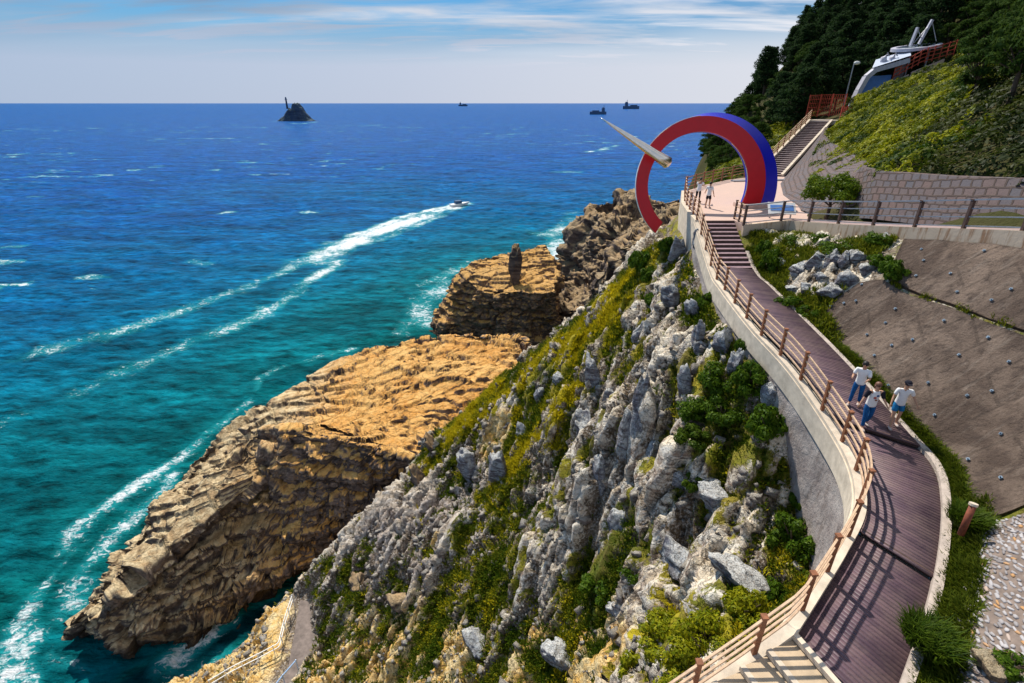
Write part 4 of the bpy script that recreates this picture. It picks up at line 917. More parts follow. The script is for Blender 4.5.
blockwall('stone_wall', 'sloping stone block wall behind the terrace path, under the green slope', [w3(21.2,8,47), w3(20.4,14,46.3), w3(19.9,20,45.4), w3(19.6,24,44.8), w3(19.3,28.2,44.3), w3(19.6,31,43.7)], [w3(22.2,8,49.3), w3(21.2,14.5,48.4), w3(20.6,21.3,47.25), w3(20.4,25,46.9), w3(20.2,29.6,46.6), w3(21.0,32.5,46.5)], 120, 8)
blockwall('stone_wall', 'sloping stone block wall rising beside the upper stairs behind the ring', [w3(19.7,31.2,43.6), w3(19.9,36,43.3), w3(21.1,41.7,43.2), w3(23.9,48,43.2), w3(26.9,53.0,43.2), w3(30.6,57.4,44.6), w3(34.4,62,46.2)], [w3(21.2,32.7,46.4), w3(24.2,37,46.2), w3(27,42,46.1), w3(29.2,47.5,46.2), w3(30.6,53,46.6), w3(32.2,57.2,46.9), w3(35.0,62,47.6)], 120, 8)

# ---- upper stairs
root = empty('upper_stairs', (26.4, 54, 43.4)); root['kind'] = 'structure'
A0 = np.array([24.9,54.0,43.4]); A1 = np.array([36.2,67.4,48.0]); wv = np.array([1.75,-1.15,0]); tm = MB(); rm = MB(); o_ = np.array(root.location); NR = 30
for k in range(NR):
    a = A0+(A1-A0)*k/NR; b = A0+(A1-A0)*(k+1)/NR; z = a[2]+(A1[2]-A0[2])/NR
    tm.prism([a[:2]-o_[:2], (a+wv)[:2]-o_[:2], (b+wv)[:2]-o_[:2], b[:2]-o_[:2]], z-.6-o_[2], z-o_[2]); rm.beam(np.r_[a[:2], z-.085]-o_-np.array([.02,.03,0]), np.r_[(a+wv)[:2], z-.085]-o_-np.array([.02,.03,0]), .03, .14)
tm.build('stair_treads', simple('stone_tread', (.38, .30, .30), .8, .2, 3), root); rm.build('stair_risers', M['darkwood'], root)
for off, nm in ((-.09, 'a'), (1.02, 'b')):
    m = MB(); m.beam(A0+wv*off-o_+np.array([0,0,.1]), A1+wv*off-o_+np.array([0,0,.1]), .25, .3); m.build('stringer', M['cream'], root)
railing('railing', 'brown railing climbing the left side of the upper stairs', [tuple(A0-wv*.08+np.array([0,0,.15])), tuple(A1-wv*.08+np.array([0,0,.15]))], 10, 1.15, [.32, .58, .84, 1.1], M['wood'], M['rail'], below=.3)
# landing at the top with a red lattice fence
root = empty('landing', tuple(A1)); root['kind'] = 'structure'
MB().prism([(-.3,0),(2.6,-1.8),(6,1.5),(3,4)], -1.2, .15).build('landing_floor', M['cream'], root)
def lattice(name, label, P, hp, n):
    P = np.array(P, float); root = empty(name, P[0]); tag(root, label, 'fence'); Q = resample(P, n)-P[0]
    for q in Q: m = MB(); m.box((q[0], q[1], q[2]+hp/2), (.1, .1, hp)); m.build('post', M['redrail'], root)
    m = MB(); R = resample(P, n*5)-P[0]
    for a, b in zip(R[:-1], R[1:]):
        for z in np.linspace(.2, hp-.1, 6): m.beam(a+np.array([0,0,z]), b+np.array([0,0,z]), .03, .05)
        m.beam(a+np.array([0,0,.1]), a+np.array([0,0,hp-.1]), .04, .04)
    m.build('lattice_panel', M['redrail'], root); return root
L0 = A1+np.array([0,0,.15])
lattice('lattice_fence', 'red lattice fence around the landing at the top of the upper stairs', [L0+np.array([2.4,-1.7,0]), L0+np.array([4.4,-.2,.1]), L0+np.array([6,1.5,.2])], 1.5, 5)
lattice('lattice_fence', 'tall red lattice screen standing at the back of the upper landing', [L0+np.array([1.0,3.4,.2]), L0+np.array([3.2,3.6,.3]), L0+np.array([5.2,2.8,.3])], 2.6, 4)
# lamp
p = W(845,100,t=66); root = empty('street_lamp', (p[0], p[1], p[2]-.6)); tag(root, 'slim grey street lamp between the red lattice fence and the white pavilion', 'street lamp')
MB().tube([(0,0,0),(0,0,4.6)], .09, 8, .06).build('pole', M['grey'], root); m = MB(); m.tube([(0,0,4.6),(.15,0,4.8),(.5,0,4.85)], .05, 6); m.build('arm', M['grey'], root); m = MB(); m.blob((.35,0,4.8), (.42,.25,.22)); m.build('lamp_head', M['white'], root)

M['palewhite'] = simple('lilac_white_paint', (.50, .50, .58), .5, .15, 3)
# ---- white and blue pavilion with disc and masts
p = W(868,104,t=68); root = empty('pavilion', (p[0], p[1], p[2]-.4), -.25); tag(root, 'white and blue hillside pavilion with a tilted white disc hung from two masts', 'pavilion')
kq = 68/F*1.0
def q3(px, py, y=0.): return ((px-868)*kq, y, (104-py)*kq+.4)
def plate(pts, y0, th, mat, name):
    A = [q3(a, b, y0+c) for a, b, c in pts]; n = len(A); B = [(x, y+th, z) for x, y, z in A]
    return MB().add(A+B, [tuple(range(n)), tuple(range(2*n-1, n-1, -1))]+[(i, n+i, n+(i+1) % n, (i+1) % n) for i in range(n)]).build(name, mat, root)
m = MB(); fp = [(853,108,0),(856,92,.1),(860,80,.2),(866,74,.3),(880,70,.4),(893,66,.5)]
for a, b in zip(fp[:-1], fp[1:]): m.beam(q3(a[0],a[1],a[2]-.3), q3(b[0],b[1],b[2]-.3), .9, .55)
m.build('curved_frame', M['palewhite'], root)
plate([(858,110,0),(884,110,0),(884,78,.6),(866,79,.6),(861,90,.2)], .3, .5, M['skyblue'], 'blue_panel')
plate([(863,72,-.4),(893,62,-.2),(897,56,2.2),(870,64,2.0)], 0, .25, simple('pale_blue_roof', (.52, .58, .70), .5, .1, 3), 'roof')
plate([(884,112,0),(886,70,.3),(900,64,2.6),(900,108,2.6)], .4, .3, M['palewhite'], 'side_wall')
for x in (874, 881): m = MB(); m.tube([q3(x,68,.8), q3(x-1,63,.8), q3(x+1,59.5,.7), q3(x+3,62,.6)], [.42,.36,.2,.06], 8); m.build('fin_ornament', M['palewhite'], root, smooth=True)
plate([(884,84,0),(896,78,.3),(895,90,.3),(885,97,0)], -.5, .3, M['pink'], 'pink_parapet')
plate([(898,76,.4),(924,65,1.),(924,74,1.),(899,86,.4)], -.5, .3, M['pink'], 'pink_parapet')
m = MB()
for k in range(4):
    z = k*.45+.25; a = Vector(q3(883,82,-.2)); b = Vector(q3(905,69,.4)); c_ = Vector(q3(932,62,1.2)); up = Vector((0,0,z)); m.beam(a+up, b+up, .07, .1); m.beam(b+up, c_+up, .07, .1)
for k in range(10):
    f = k/9; a = Vector(q3(883,82,-.2)).lerp(Vector(q3(905,69,.4)), min(1, f*2)) if f < .5 else Vector(q3(905,69,.4)).lerp(Vector(q3(932,62,1.2)), f*2-1); m.beam(a, a+Vector((0,0,1.75)), .09, .09)
m.build('red_railing', M['redrail'], root)
n = 40; R0 = 21*kq; c = np.array(q3(904,55,3.)); V = []
def dp(a, f, dz): return c+np.array([R0*f*math.cos(a), R0*.8*f*math.sin(a), .10*R0*f*math.cos(a)+.12*R0*f*math.sin(a)+dz])
for k in range(n):
    a = 2*PI*k/n; V += [dp(a, 1, 0), dp(a, 1, .35), dp(a, .8, .05), dp(a, .8, .35)]
fs = []
for k in range(n):
    a = 4*k; b = 4*((k+1) % n); fs += [(a,b,b+1,a+1),(a+1,b+1,b+3,a+3),(a+3,b+3,b+2,a+2),(a+2,b+2,b,a)]
MB().add(V, fs).build('disc_rim', M['palewhite'], root)
MB().add([dp(2*PI*k/n, .8, .15) for k in range(n)], [tuple(range(n))]).build('disc_glass', simple('pale_glass', (.42, .5, .56), .15, .1, 3), root)
for x0, y0, x1, y1 in ((897,53,899.5,37), (904,51,910,31)): m = MB(); m.beam(q3(x0,y0,2.4), q3(x1,y1,2.6), .28, .28); m.build('mast', M['palewhite'], root)
m = MB(); m.tube([q3(899.5,38,2.6), q3(906,48,2.4)], .05, 5); m.tube([q3(910,32,2.6), q3(918,49,2.4)], .05, 5); m.tube([q3(910,33,2.6), q3(899,50,2.2)], .05, 5); m.build('stay_cable', M['grey'], root)
for x in (893, 901, 916): m = MB(); m.tube([q3(x,80,2.8), q3(x,56,2.8)], .12, 8); m.build('column', M['grey'], root)

# ================================================================== RING SCULPTURE
cR = W(701,184,t=35.2); lean = math.radians(12); ux = np.array([1., 0, 0]); uz = np.array([0, math.sin(lean), math.cos(lean)]); ub = np.cross(uz, ux)*-1; ub = np.array([0, math.cos(lean), -math.sin(lean)])
root = empty('ring_sculpture', (cR[0]+4.0, cR[1], 43.4)); tag(root, 'large open red and blue ring sculpture pierced by a steel needle on the platform', 'sculpture'); o_ = np.array(root.location)
k_ = 35.2/F; n = 96; a0, a1 = math.radians(-24), math.radians(229)
ro, ri = 64.5*k_, 50*k_; cin = -3*k_
def rp(a, r, cx=0, dep=0): return cR+ux*(r*math.cos(a)+cx)+uz*(r*math.sin(a)*.985)+ub*dep-o_
FO = []; FI = []; BO = []; BI = []
for i in range(n+1):
    a = a0+(a1-a0)*i/n
    wdt = 1.2*max(0., math.sin(max(0, min(1, (math.radians(108)-a)/math.radians(118)))*PI/2))
    FO.append(rp(a, ro)); FI.append(rp(a, ri, cin)); BO.append(rp(a, ro+wdt, 0, .75)); BI.append(rp(a, ri, cin, .45))
def band(A, B, mat, name, closed=False):
    V = A+B; m_ = len(A); return MB().add(V, [(i, i+1, m_+i+1, m_+i) for i in range(m_-1)]).build(name, mat, root)
# solid front ring, red
def cring(A, B, dep, name, mat):
    m_ = len(A); d = ub*dep; V = A+B+[p+d for p in A]+[p+d for p in B]; f = []
    for i in range(m_-1): f += [(i, i+1, m_+i+1, m_+i), (2*m_+i, 3*m_+i, 3*m_+i+1, 2*m_+i+1), (i, 2*m_+i, 2*m_+i+1, i+1), (m_+i, m_+i+1, 3*m_+i+1, 3*m_+i)]
    f += [(0, m_, 3*m_, 2*m_), (m_-1, 3*m_-1, 4*m_-1, 2*m_-1)]; return MB().add(V, f).build(name, mat, root)
cring(FO, FI, .12, 'red_face', M['red'])
NB = int(n*.56); m = MB(); m_ = NB+1; dd = ub*.123; V = [p+dd for p in FO[:m_]]+BO[:m_]+BI[:m_]+[p+dd for p in FI[:m_]]; f = []
for i in range(m_-1):
    for a, b in ((0, 1), (1, 2), (2, 3), (3, 0)): f.append((a*m_+i, a*m_+i+1, b*m_+i+1, b*m_+i))
f += [(0, m_, 2*m_, 3*m_), (m_-1, 4*m_-1, 3*m_-1, 2*m_-1)]; m.add(V, f).build('blue_back', M['blue'], root)
cring([p+ub*.123 for p in FO[NB:]], [p+ub*.123 for p in FI[NB:]], .3, 'silver_back', M['white'])
m = MB(); m.tube([p+ub*.06 for p in [rp(a0+(a1-a0)*i/n, ro+.03) for i in range(45, n+1)]], .022, 6); m.tube([rp(a0+(a1-a0)*i/n, ri-.02, cin)+ub*.1 for i in range(0, 30)], .03, 6); m.build('steel_edge', M['steel'], root)
m = MB(); bp = rp(a0, (ro+ri)/2); m.box((bp[0]+.1, bp[1]+.3, .12), (2.0, 1.2, .3)); m.build('plinth', M['pink'], root)
tip = W(601,118,t=33.6)-o_; butt = W(668,163,t=34.2)-o_; m = MB(); fr = np.linspace(0, 1, 9); m.tube([tip+(butt-tip)*f_ for f_ in fr]+[tip+(butt-tip)*1.03], [.02+.37*f_ for f_ in fr]+[.2], 20); m.build('needle', M['steel'], root, smooth=True)

# ---- info panel behind the parapet
root = empty('info_board', (16.9, 32.6, 43.4), -.2); tag(root, 'low tilted blue and white information board behind the parapet', 'sign')
Mx = Matrix.Rotation(.7, 3, 'X'); MB().box((0,0,.62), (1.6,.9,.06), M=Mx).build('board', M['white'], root); MB().box((0,-.02,.655), (1.35,.42,.03), M=Mx).build('map_print', M['skyblue'], root)
for x in (-.6,.6): MB().box((x,0,.3),(.08,.08,.6)).build('leg', M['grey'], root)

# ================================================================== PEOPLE
def skinmesh(name, chains, mat, parent, sub=2):
    """chains: list of (points, radii, (parent point idx or None)); joined through a shared point list"""
    V = []; R = []; E = []; roots = []
    ids = {}
    for cid, pts, rad, att in chains:
        prev = ids.get(att) if att else None
        if prev is None: roots.append(len(V))
        for j, (p, r) in enumerate(zip(pts, rad)):
            V.append(p); R.append(r); idx = len(V)-1
            if prev is not None: E.append((prev, idx))
            prev = idx; ids['%s%d' % (cid, j)] = idx
    me = bpy.data.meshes.new(name); me.from_pydata([tuple(map(float, p)) for p in V], E, []); me.materials.append(mat)
    o = link(name, me, parent); md = o.modifiers.new('skin', 'SKIN'); md.use_smooth_shade = True
    if not me.skin_vertices: me.skin_vertices.new() if hasattr(me.skin_vertices, 'new') else None
    return o, V, E, R, roots
def tube_body(name, chains, mat, parent, sub=2):
    # Skin data layer has to come from bmesh
    V = []; R = []; E = []; roots = []; ids = {}
    for cid, pts, rad, att in chains:
        prev = ids.get(att) if att else None
        if prev is None: roots.append(len(V))
        for j, (p, r) in enumerate(zip(pts, rad)):
            V.append(p); R.append(r if isinstance(r, tuple) else (r, r)); idx = len(V)-1
            if prev is not None: E.append((prev, idx))
            prev = idx; ids['%s%d' % (cid, j)] = idx
    bm = bmesh.new(); ly = bm.verts.layers.skin.verify(); vs = []
    for i, p in enumerate(V):
        v = bm.verts.new([float(c) for c in p]); v[ly].radius = R[i]; v[ly].use_root = i in roots; vs.append(v)
    for a, b in E: bm.edges.new((vs[a], vs[b]))
    me = bpy.data.meshes.new(name); bm.to_mesh(me); bm.free(); me.materials.append(mat)
    o = link(name, me, parent); md = o.modifiers.new('skin', 'SKIN'); md.use_smooth_shade = True; md.branch_smoothing = .6
    if sub: s_ = o.modifiers.new('sub', 'SUBSURF'); s_.levels = sub; s_.render_levels = sub
    return o
def person(loc, rz, label, pose, top, bottom, long_legs=False, sleeves='short', cap=None, hair=None, print_=False, group=None, hlen=0, scale=1.0):
    """faces local -Y"""
    root = empty('person', loc, rz); tag(root, label, 'person', group); root.scale = (scale,)*3
    hipz = .92; L = {}
    ls, rs = pose.get('stride', (.0, .0)); bend = pose.get('bend', (0, 0)); lean = pose.get('lean', 0.)
    sh = lambda y, z: (0, y-lean*(z-.9), z)
    legs = []
    for sd, st_, bd in ((-1, ls, bend[0]), (1, rs, bend[1])):
        kn = (sd*.11, -st_*.5-bd*.12-.02, .50); an = (sd*.12, -st_+bd*.22, .09+bd*.12); toe = (sd*.14, an[1]-.17, an[2]-.055)
        legs.append(((sd*.095, 0, .88), kn, an, toe))
    arms = []
    for sd, ar in ((-1, pose['armR']), (1, pose['armL'])):
        s0 = np.array(sh(0, 1.42))+np.array([sd*.185, 0, 0]); e0 = np.array(sh(0, 1.42))+np.array([sd*ar[0][0], -ar[0][1], -ar[0][2]]); w0 = e0+np.array([sd*ar[1][0], -ar[1][1], -ar[1][2]])
        arms.append((s0, e0, w0))
    ch = [('s', [(0, 0, .93), (0, -lean*.12, 1.05), (0, -lean*.3, 1.22), (0, -lean*.48, 1.38), (0, -lean*.55, 1.49), (0, -lean*.6-.01, 1.56), (0, -lean*.65-.015, 1.63), (0, -lean*.7-.005, 1.70)], [(.15, .105), (.135, .10), (.155, .11), (.15, .10), .056, .062, .082, .066], None)]
    for i, (h, kn, an, toe) in enumerate(legs):
        mid = [(h[j]+kn[j])/2 for j in range(3)]; ca = [kn[j]*.65+an[j]*.35 for j in range(3)]
        ch.append(('l%d' % i, [h, mid, kn, (ca[0], ca[1]+.015, ca[2]), an, toe], [.088, .08, .056, .056, .036, (.042, .025)], 's0'))
    for i, (s0, e0, w0) in enumerate(arms):
        sd = (-1, 1)[i]; d = (w0-e0)/np.linalg.norm(w0-e0); hp_ = w0+d*.07
        ch.append(('a%d' % i, [s0, (s0+e0)/2, e0, e0*.6+w0*.4, w0, hp_], [.055, .047, .038, .037, .026, (.04, .017)], 's3'))
        sid = np.cross(d, [0, 1, 0]); sid = sid/(np.linalg.norm(sid)+1e-6)
        for k, (of, ln) in enumerate(((-.03, .065), (-.01, .078), (.01, .073), (.03, .058))):
            b0 = w0+d*.065+sid*of; curl = np.array([0, -.25, 0]); ch.append(('f%d%d' % (i, k), [b0, b0+(d+curl*.4)*ln*.5, b0+(d+curl*.8)*ln*.95], [.0095, .009, .007], None))
        b0 = w0+d*.03+sid*.03; ch.append(('t%d' % i, [b0, b0+sid*.03+d*.02, b0+sid*.04+d*.05], [.011, .010, .008], None))
    bodyo = tube_body('body', ch, M['skin'], root)
    hz = 1.64; hy = -lean*.66-.015
    # face
    m = MB(); m.blob((0, hy-.098, hz-.005), (.014, .02, .022), 6, 5); m.build('nose', M['skin'], bodyo, smooth=True)
    for sd in (-1, 1):
        MB().blob((sd*.032, hy-.083, hz+.018), (.013, .008, .008), 6, 5).build('eye', M['black'], bodyo); MB().blob((sd*.088, hy+.01, hz), (.012, .022, .034), 6, 5).build('ear', M['skin'], bodyo)
    MB().blob((0, hy-.088, hz-.05), (.026, .01, .007), 6, 5).build('mouth', M['redrail'], bodyo)
    # hair: cap of the skull
    m = MB(); m.blob((0, hy+.02, hz+.028), (.098, .108, .098), 14, 9)
    if hlen: m.blob((0, hy+.07, hz-.05), (.09, .06, .13), 12, 7)
    m.build('hair', hair or M['hair'], root, smooth=True)
    if cap:
        m = MB(); m.blob((0, hy+.005, hz+.055), (.108, .118, .085), 14, 9); m.add([(-.075,hy-.08,hz+.062),(.075,hy-.08,hz+.062),(.055,hy-.185,hz+.045),(-.055,hy-.185,hz+.045),(-.075,hy-.08,hz+.075),(.075,hy-.08,hz+.075),(.055,hy-.185,hz+.056),(-.055,hy-.185,hz+.056)], [(0,1,2,3),(7,6,5,4),(0,4,5,1),(1,5,6,2),(2,6,7,3),(3,7,4,0)]); m.build('cap', cap, root, smooth=False)
    # shirt
    c2 = [('s', [(0, 0, .80), (0, 0, .92), (0, -lean*.12, 1.05), (0, -lean*.3, 1.22), (0, -lean*.48, 1.38), (0, -lean*.55, 1.46)], [(.178, .140), (.172, .138), (.160, .126), (.172, .130), (.172, .122), (.085, .07)], None)]
    sl = M['black'] if sleeves == 'black' else None
    for i, (s0, e0, w0) in enumerate(arms):
        q = s0+(e0-s0)*.85
        if sl is None: c2.append(('a%d' % i, [s0, s0*.5+q*.5, q], [.082, .068, .062], 's4'))
    shirto = tube_body('shirt', c2, top, root)
    if sl is not None:
        for i, (s0, e0, w0) in enumerate(arms): tube_body('sleeve', [('a', [s0-(e0-s0)*.1, s0*.5+e0*.5, e0], [.088, .07, .06], None)], sl, shirto)
    if print_:
        for (x, z, mm, r) in ((.04, 1.30, M['denim'], .045), (-.03, 1.22, M['redrail'], .05), (.02, 1.14, M['gold'] if False else M['rust'], .04)):
            MB().blob((x, -lean*.3-.128, z), (r, .012, r*.8), 10, 6).build('shirt_print', mm, shirto)
    # trousers or shorts
    c3 = [('s', [(0, 0, 1.06), (0, 0, .90)], [(.150, .116), (.156, .122)], None)]
    for i, (h, kn, an, toe) in enumerate(legs):
        mid = [(h[j]+kn[j])/2 for j in range(3)]
        if long_legs:
            c3.append(('l%d' % i, [h, mid, kn, [kn[j]*.5+an[j]*.5 for j in range(3)], [kn[j]*.08+an[j]*.92 for j in range(3)]], [.096, .088, .070, .062, .056], 's1'))
        else: c3.append(('l%d' % i, [h, mid, [h[j]*.22+kn[j]*.78 for j in range(3)]], [.10, .098, .094], 's1'))
    tube_body('trousers' if long_legs else 'shorts', c3, bottom, root)
    for (h, kn, an, toe) in legs:
        MB().blob(((an[0]+toe[0])/2, (an[1]+toe[1])/2+.01, toe[2]+.012), (.052, .145, .045), 10, 6).build('shoe', M['sole'], root, smooth=True)
    return root
armd = ((.26, .02, .27), (.05, .08, .25))
def deckz(y, x=0):
    i = int(np.argmin(np.abs(cen[:, 1]-y))); return cen[i, 2]+zstep(seg[i])
def toward(x, y): return math.atan2(-x, y)*-1*-1
fy = 14.75; P1 = W(892,424,z=deckz(fy)); 
fz = deckz(P1[1]); 
face = lambda p, dx=0: math.atan2(p[0]+dx, -(-p[1])) * -1 + 0.0
person((P1[0], P1[1], deckz(P1[1])), -.35, 'person in white polo shirt, blue denim shorts and dark cap, rightmost on the boardwalk', dict(stride=(.22, -.05), bend=(0, .1), lean=.12, armR=((.26, .04, .26), (.06, .14, .21)), armL=((.30, -.02, .24), (.12, .10, .22))), M['shirt'], M['ltdenim'], cap=M['black'])
P2 = W(864,424,z=deckz(15.0)); 
person((P2[0], P2[1], deckz(P2[1])), -.15, 'person in white shirt with black sleeves and printed front, middle of the three walkers', dict(stride=(.16, -.10), bend=(0, .25), lean=.10, armR=((.28, .0, .25), (.12, .08, .22)), armL=((.28, .02, .25), (.10, .12, .2))), M['shirt'], M['denim'], long_legs=True, sleeves='black', print_=True, hair=simple('brown_hair', (.16, .07, .04), .5, .3, 30), hlen=1)
P3 = W(856,396,z=deckz(16.9))
person((P3[0], P3[1], deckz(P3[1])), -.75, 'person in white shirt and long blue trousers looking down, uppermost of the three walkers', dict(stride=(.14, -.08), bend=(0, .1), lean=.22, armR=((.24, .10, .24), (-.02, .24, -.02)), armL=((.24, .10, .24), (-.04, .24, -.02))), M['shirt'], M['denim'], long_legs=True)
P4 = W(707,208,z=43.4); person((P4[0], P4[1], 43.4), 2.2, 'person in pale shirt standing at the platform edge, right of the pair', dict(stride=(.05, -.05), armR=armd, armL=((.3, .05, .24), (.12, .1, .18))), M['shirt'], M['black'], long_legs=False)
P5 = W(697,203,z=43.4); person((P5[0], P5[1], 43.4), 2.6, 'person with black hair leaning on the platform railing, left of the pair', dict(stride=(.02, -.02), lean=.3, armR=((.24, .2, .18), (.0, .2, .05)), armL=((.24, .2, .18), (.0, .2, .05))), M['shirt'], M['black'], long_legs=True)

# ================================================================== LOW PATH RAILING, DEBRIS
lp = [W(318,562,z=9.6), W(300,592,z=8.8), W(290,610,z=8.4), W(276,648,z=8.0), W(262,660,z=7.6), W(236,682,z=7.0), W(220,695,z=6.6)]
lp = [W(294,603,z=8.4), W(286,628,z=8.1), W(281,652,z=7.9), W(262,664,z=7.6), W(236,682,z=7.0), W(215,697,z=6.6)]
for q in lp: q[2] = max(q[2], float(Hss(q[0], q[1])))
railing('railing', 'thin white pipe railing beside the small concrete landing near the sea', lp, 9, 1.05, [.55, 1.02], M['white'], M['white'], below=.6, pw=.05, rw=.06)
lp = [W(298,668,z=8.6), W(284,684,z=8.2), W(272,700,z=7.8)]
railing('railing', 'short pale blue pipe handrail at the bottom edge of the landing', lp, 3, 1.0, [.95], simple('pale_blue_pipe', (.35, .5, .72), .4, .1, 5), simple('pale_blue_pipe', (.35, .5, .72), .4, .1, 5), below=.6, pw=.05, rw=.09)
# landing slab
m = MB(); A = [np.array(q) for q in LAND]
A = [W(300,600,z=8.3), W(294,635,z=8.25), W(288,668,z=8.2), W(276,700,z=8.15)]; B = [W(318,602,z=8.3), W(318,640,z=8.25), W(312,672,z=8.2), W(304,700,z=8.15)]
m.strip(A, B, -.5, 0); o = m.build('landing_path', simple('path_concrete', (.20, .16, .14), .9, .35, 2)); o['kind'] = 'structure'
# rusty pipe in the verge
p = W(962,532,z=40.2); root = empty('rusty_pipe', tuple(p)); tag(root, 'short rusty capped pipe sticking out of the grass verge beside the deck', 'pipe'); 
MB().tube([(0, 0, -.1), (.16, .18, .72)], .075, 12).build('pipe_body', M['rust'], root, smooth=True); MB().tube([(.155, .175, .70), (.165, .19, .76)], .095, 12).build('pipe_cap', M['cream'], root)
p = hit(992,672, lambda x, y: Hb0(x, y)+.1); o = boulder('verge_boulder', (p[0], p[1], p[2]+.12), (.42, .34, .32), M['goldrock'], 201); tag(o, 'pale tan boulder at the foot of the cobbled revetment, lower right corner', 'boulder')
# white-blue rock blocks on the bank behind the stairs
for i, (px, py, w, h) in enumerate([(815,265,22,22),(832,262,16,20),(846,280,26,18),(830,292,30,14),(800,272,20,16),(792,292,14,12),(778,268,12,14),(858,258,16,12),(888,240,14,10),(866,272,16,16),(806,290,14,12),(822,278,16,10),(845,262,14,16)]):
    p = hit(px, py, Hb0); k = (p[1]*cP+(CAMZ-p[2])*sP)/F
    o = boulder('bank_rock', (p[0], p[1], p[2]+h*k*.1), (w*k*.55, w*k*.55, h*k*.7), M['outcrop'], 240+i, rot=(.2, .3*math.sin(i), i)); tag(o, 'pale blocky rock on the planted bank between boardwalk and parapet', 'rock', 'pale rocks on the bank under the parapet')

# ================================================================== FAR THINGS
p = W(297,121,z=0); k = 1497/F*1.0
def island():
    R0 = p; n = 90; kk = np.hypot(*p[:2])/1497*1.0; sc = (p[1]*cP+CAMZ*sP)/F
    prof = [(-17,0),(-15,3.2),(-12,5),(-9,9),(-6,12.5),(-3,12),(-1.6,17.5),(1,17),(4,17.5),(7,14),(9,10),(12,5.5),(15,2.2),(18,0)]
    xs = np.linspace(-18, 18, 140); ys = np.linspace(-9, 9, 70); Xg, Yg = np.meshgrid(xs, ys); base = np.interp(Xg, [a for a, b in prof], [b for a, b in prof])
    Zg = base*np.clip(1.15-(np.abs(Yg)/8.5)**1.6, -.3, 1)*(1+.18*fbm(Xg*.5, Yg*.5, Xg*0, 4, 61))+.8*cells(Xg*.5, Yg*.5, Zg0*0+base*.2, 62)[0] if False else base*np.clip(1.1-(np.abs(Yg)/8.5)**1.8, -.3, 1)*(1+.15*fbm(Xg*.5, Yg*.5, Xg*0, 4, 61))+.7*cells(Xg*.45, Yg*.45, base*.2, 62)[0]-.5
    V = np.stack([Xg*sc, Yg*sc, Zg*sc*.9], -1).reshape(-1, 3); o = npmesh('rocky_island', V, gridfaces(*Xg.shape), M['island']); o.location = [float(a) for a in p]; return o, sc
o, sc = island(); o['kind'] = 'structure'
root = empty('lighthouse', (p[0]-7.5*sc, p[1], 11*sc)); tag(root, 'small dark lighthouse tower on the left shoulder of the distant rocky island', 'lighthouse')
MB().tube([(0,0,0),(0,0,8*sc)], 1.0*sc, 12, .7*sc).build('tower', M['island'], root); MB().tube([(0,0,8*sc),(0,0,8.4*sc)], 1.3*sc, 12).build('gallery', M['hull'], root); MB().tube([(0,0,8.4*sc),(0,0,10*sc),(0,0,10.8*sc)], [.8*sc,.8*sc,.1*sc], 10).build('lantern', M['hull'], root)
def ship(px, py, wpx, t, label, kind=0):
    p = W(px, py, t=t); p[2] = 0; k = t/F; L = wpx*k; root = empty('cargo_ship', tuple(p), .12); tag(root, label, 'ship')
    h = L*.16; s_ = [(-L/2,0),(-L*.45,-L*.07),(L*.35,-L*.08),(L/2,0),(L*.35,L*.08),(-L*.45,L*.07)]
    MB().prism([(x*.94, y*.8) for x, y in s_], -1, 0).prism(s_, 0, h).build('hull', M['hull'], root)
    x0 = L*.3 if kind == 0 else -L*.3
    MB().box((x0,0,h+L*.09),(L*.16,L*.12,L*.18)).box((x0,0,h+L*.2),(L*.1,L*.14,L*.04)).build('bridge', M['hull'], root); MB().tube([(x0+L*.03,0,h+L*.2),(x0+L*.03,0,h+L*.33)], L*.012, 6).build('mast', M['hull'], root)
    MB().box((-x0*.5,0,h+L*.03),(L*.4,L*.11,L*.06)).build('deck_cargo', M['hull'], root); return root
ship(598,114,17,(CAMZ)/-(ray(598,114.5)[2]), 'dark cargo ship anchored just above the tip of the needle')
ship(631,109,17,(CAMZ)/-(ray(631,109)[2]), 'dark cargo ship on the horizon, right of the nearer ship', 1)
ship(463,103.8,9,9000, 'tiny pale grey ship on the horizon between island and needle', 1)
# speedboat at the head of the wake
bp = W(459,206,z=0); root = empty('speedboat', (bp[0], bp[1], .2), math.radians(-58)); tag(root, 'small fast motorboat at the head of the long white wake', 'boat')
hull = MB(); hull.add([(0,6.5,1.6),(-1.7,2,1.3),(-1.8,-5,1.1),(1.8,-5,1.1),(1.7,2,1.3),(0,5,-.2),(-1.1,1,-.3),(-1.2,-5,-.3),(1.2,-5,-.3),(1.1,1,-.3)], [(0,1,6,5),(1,2,7,6),(2,3,8,7),(3,4,9,8),(4,0,5,9),(5,6,7,8,9),(0,4,3,2,1)]).build('hull', M['white'], root)
MB().box((0,-.5,1.9),(2.2,3.6,1.5)).build('cabin', M['hull'], root)

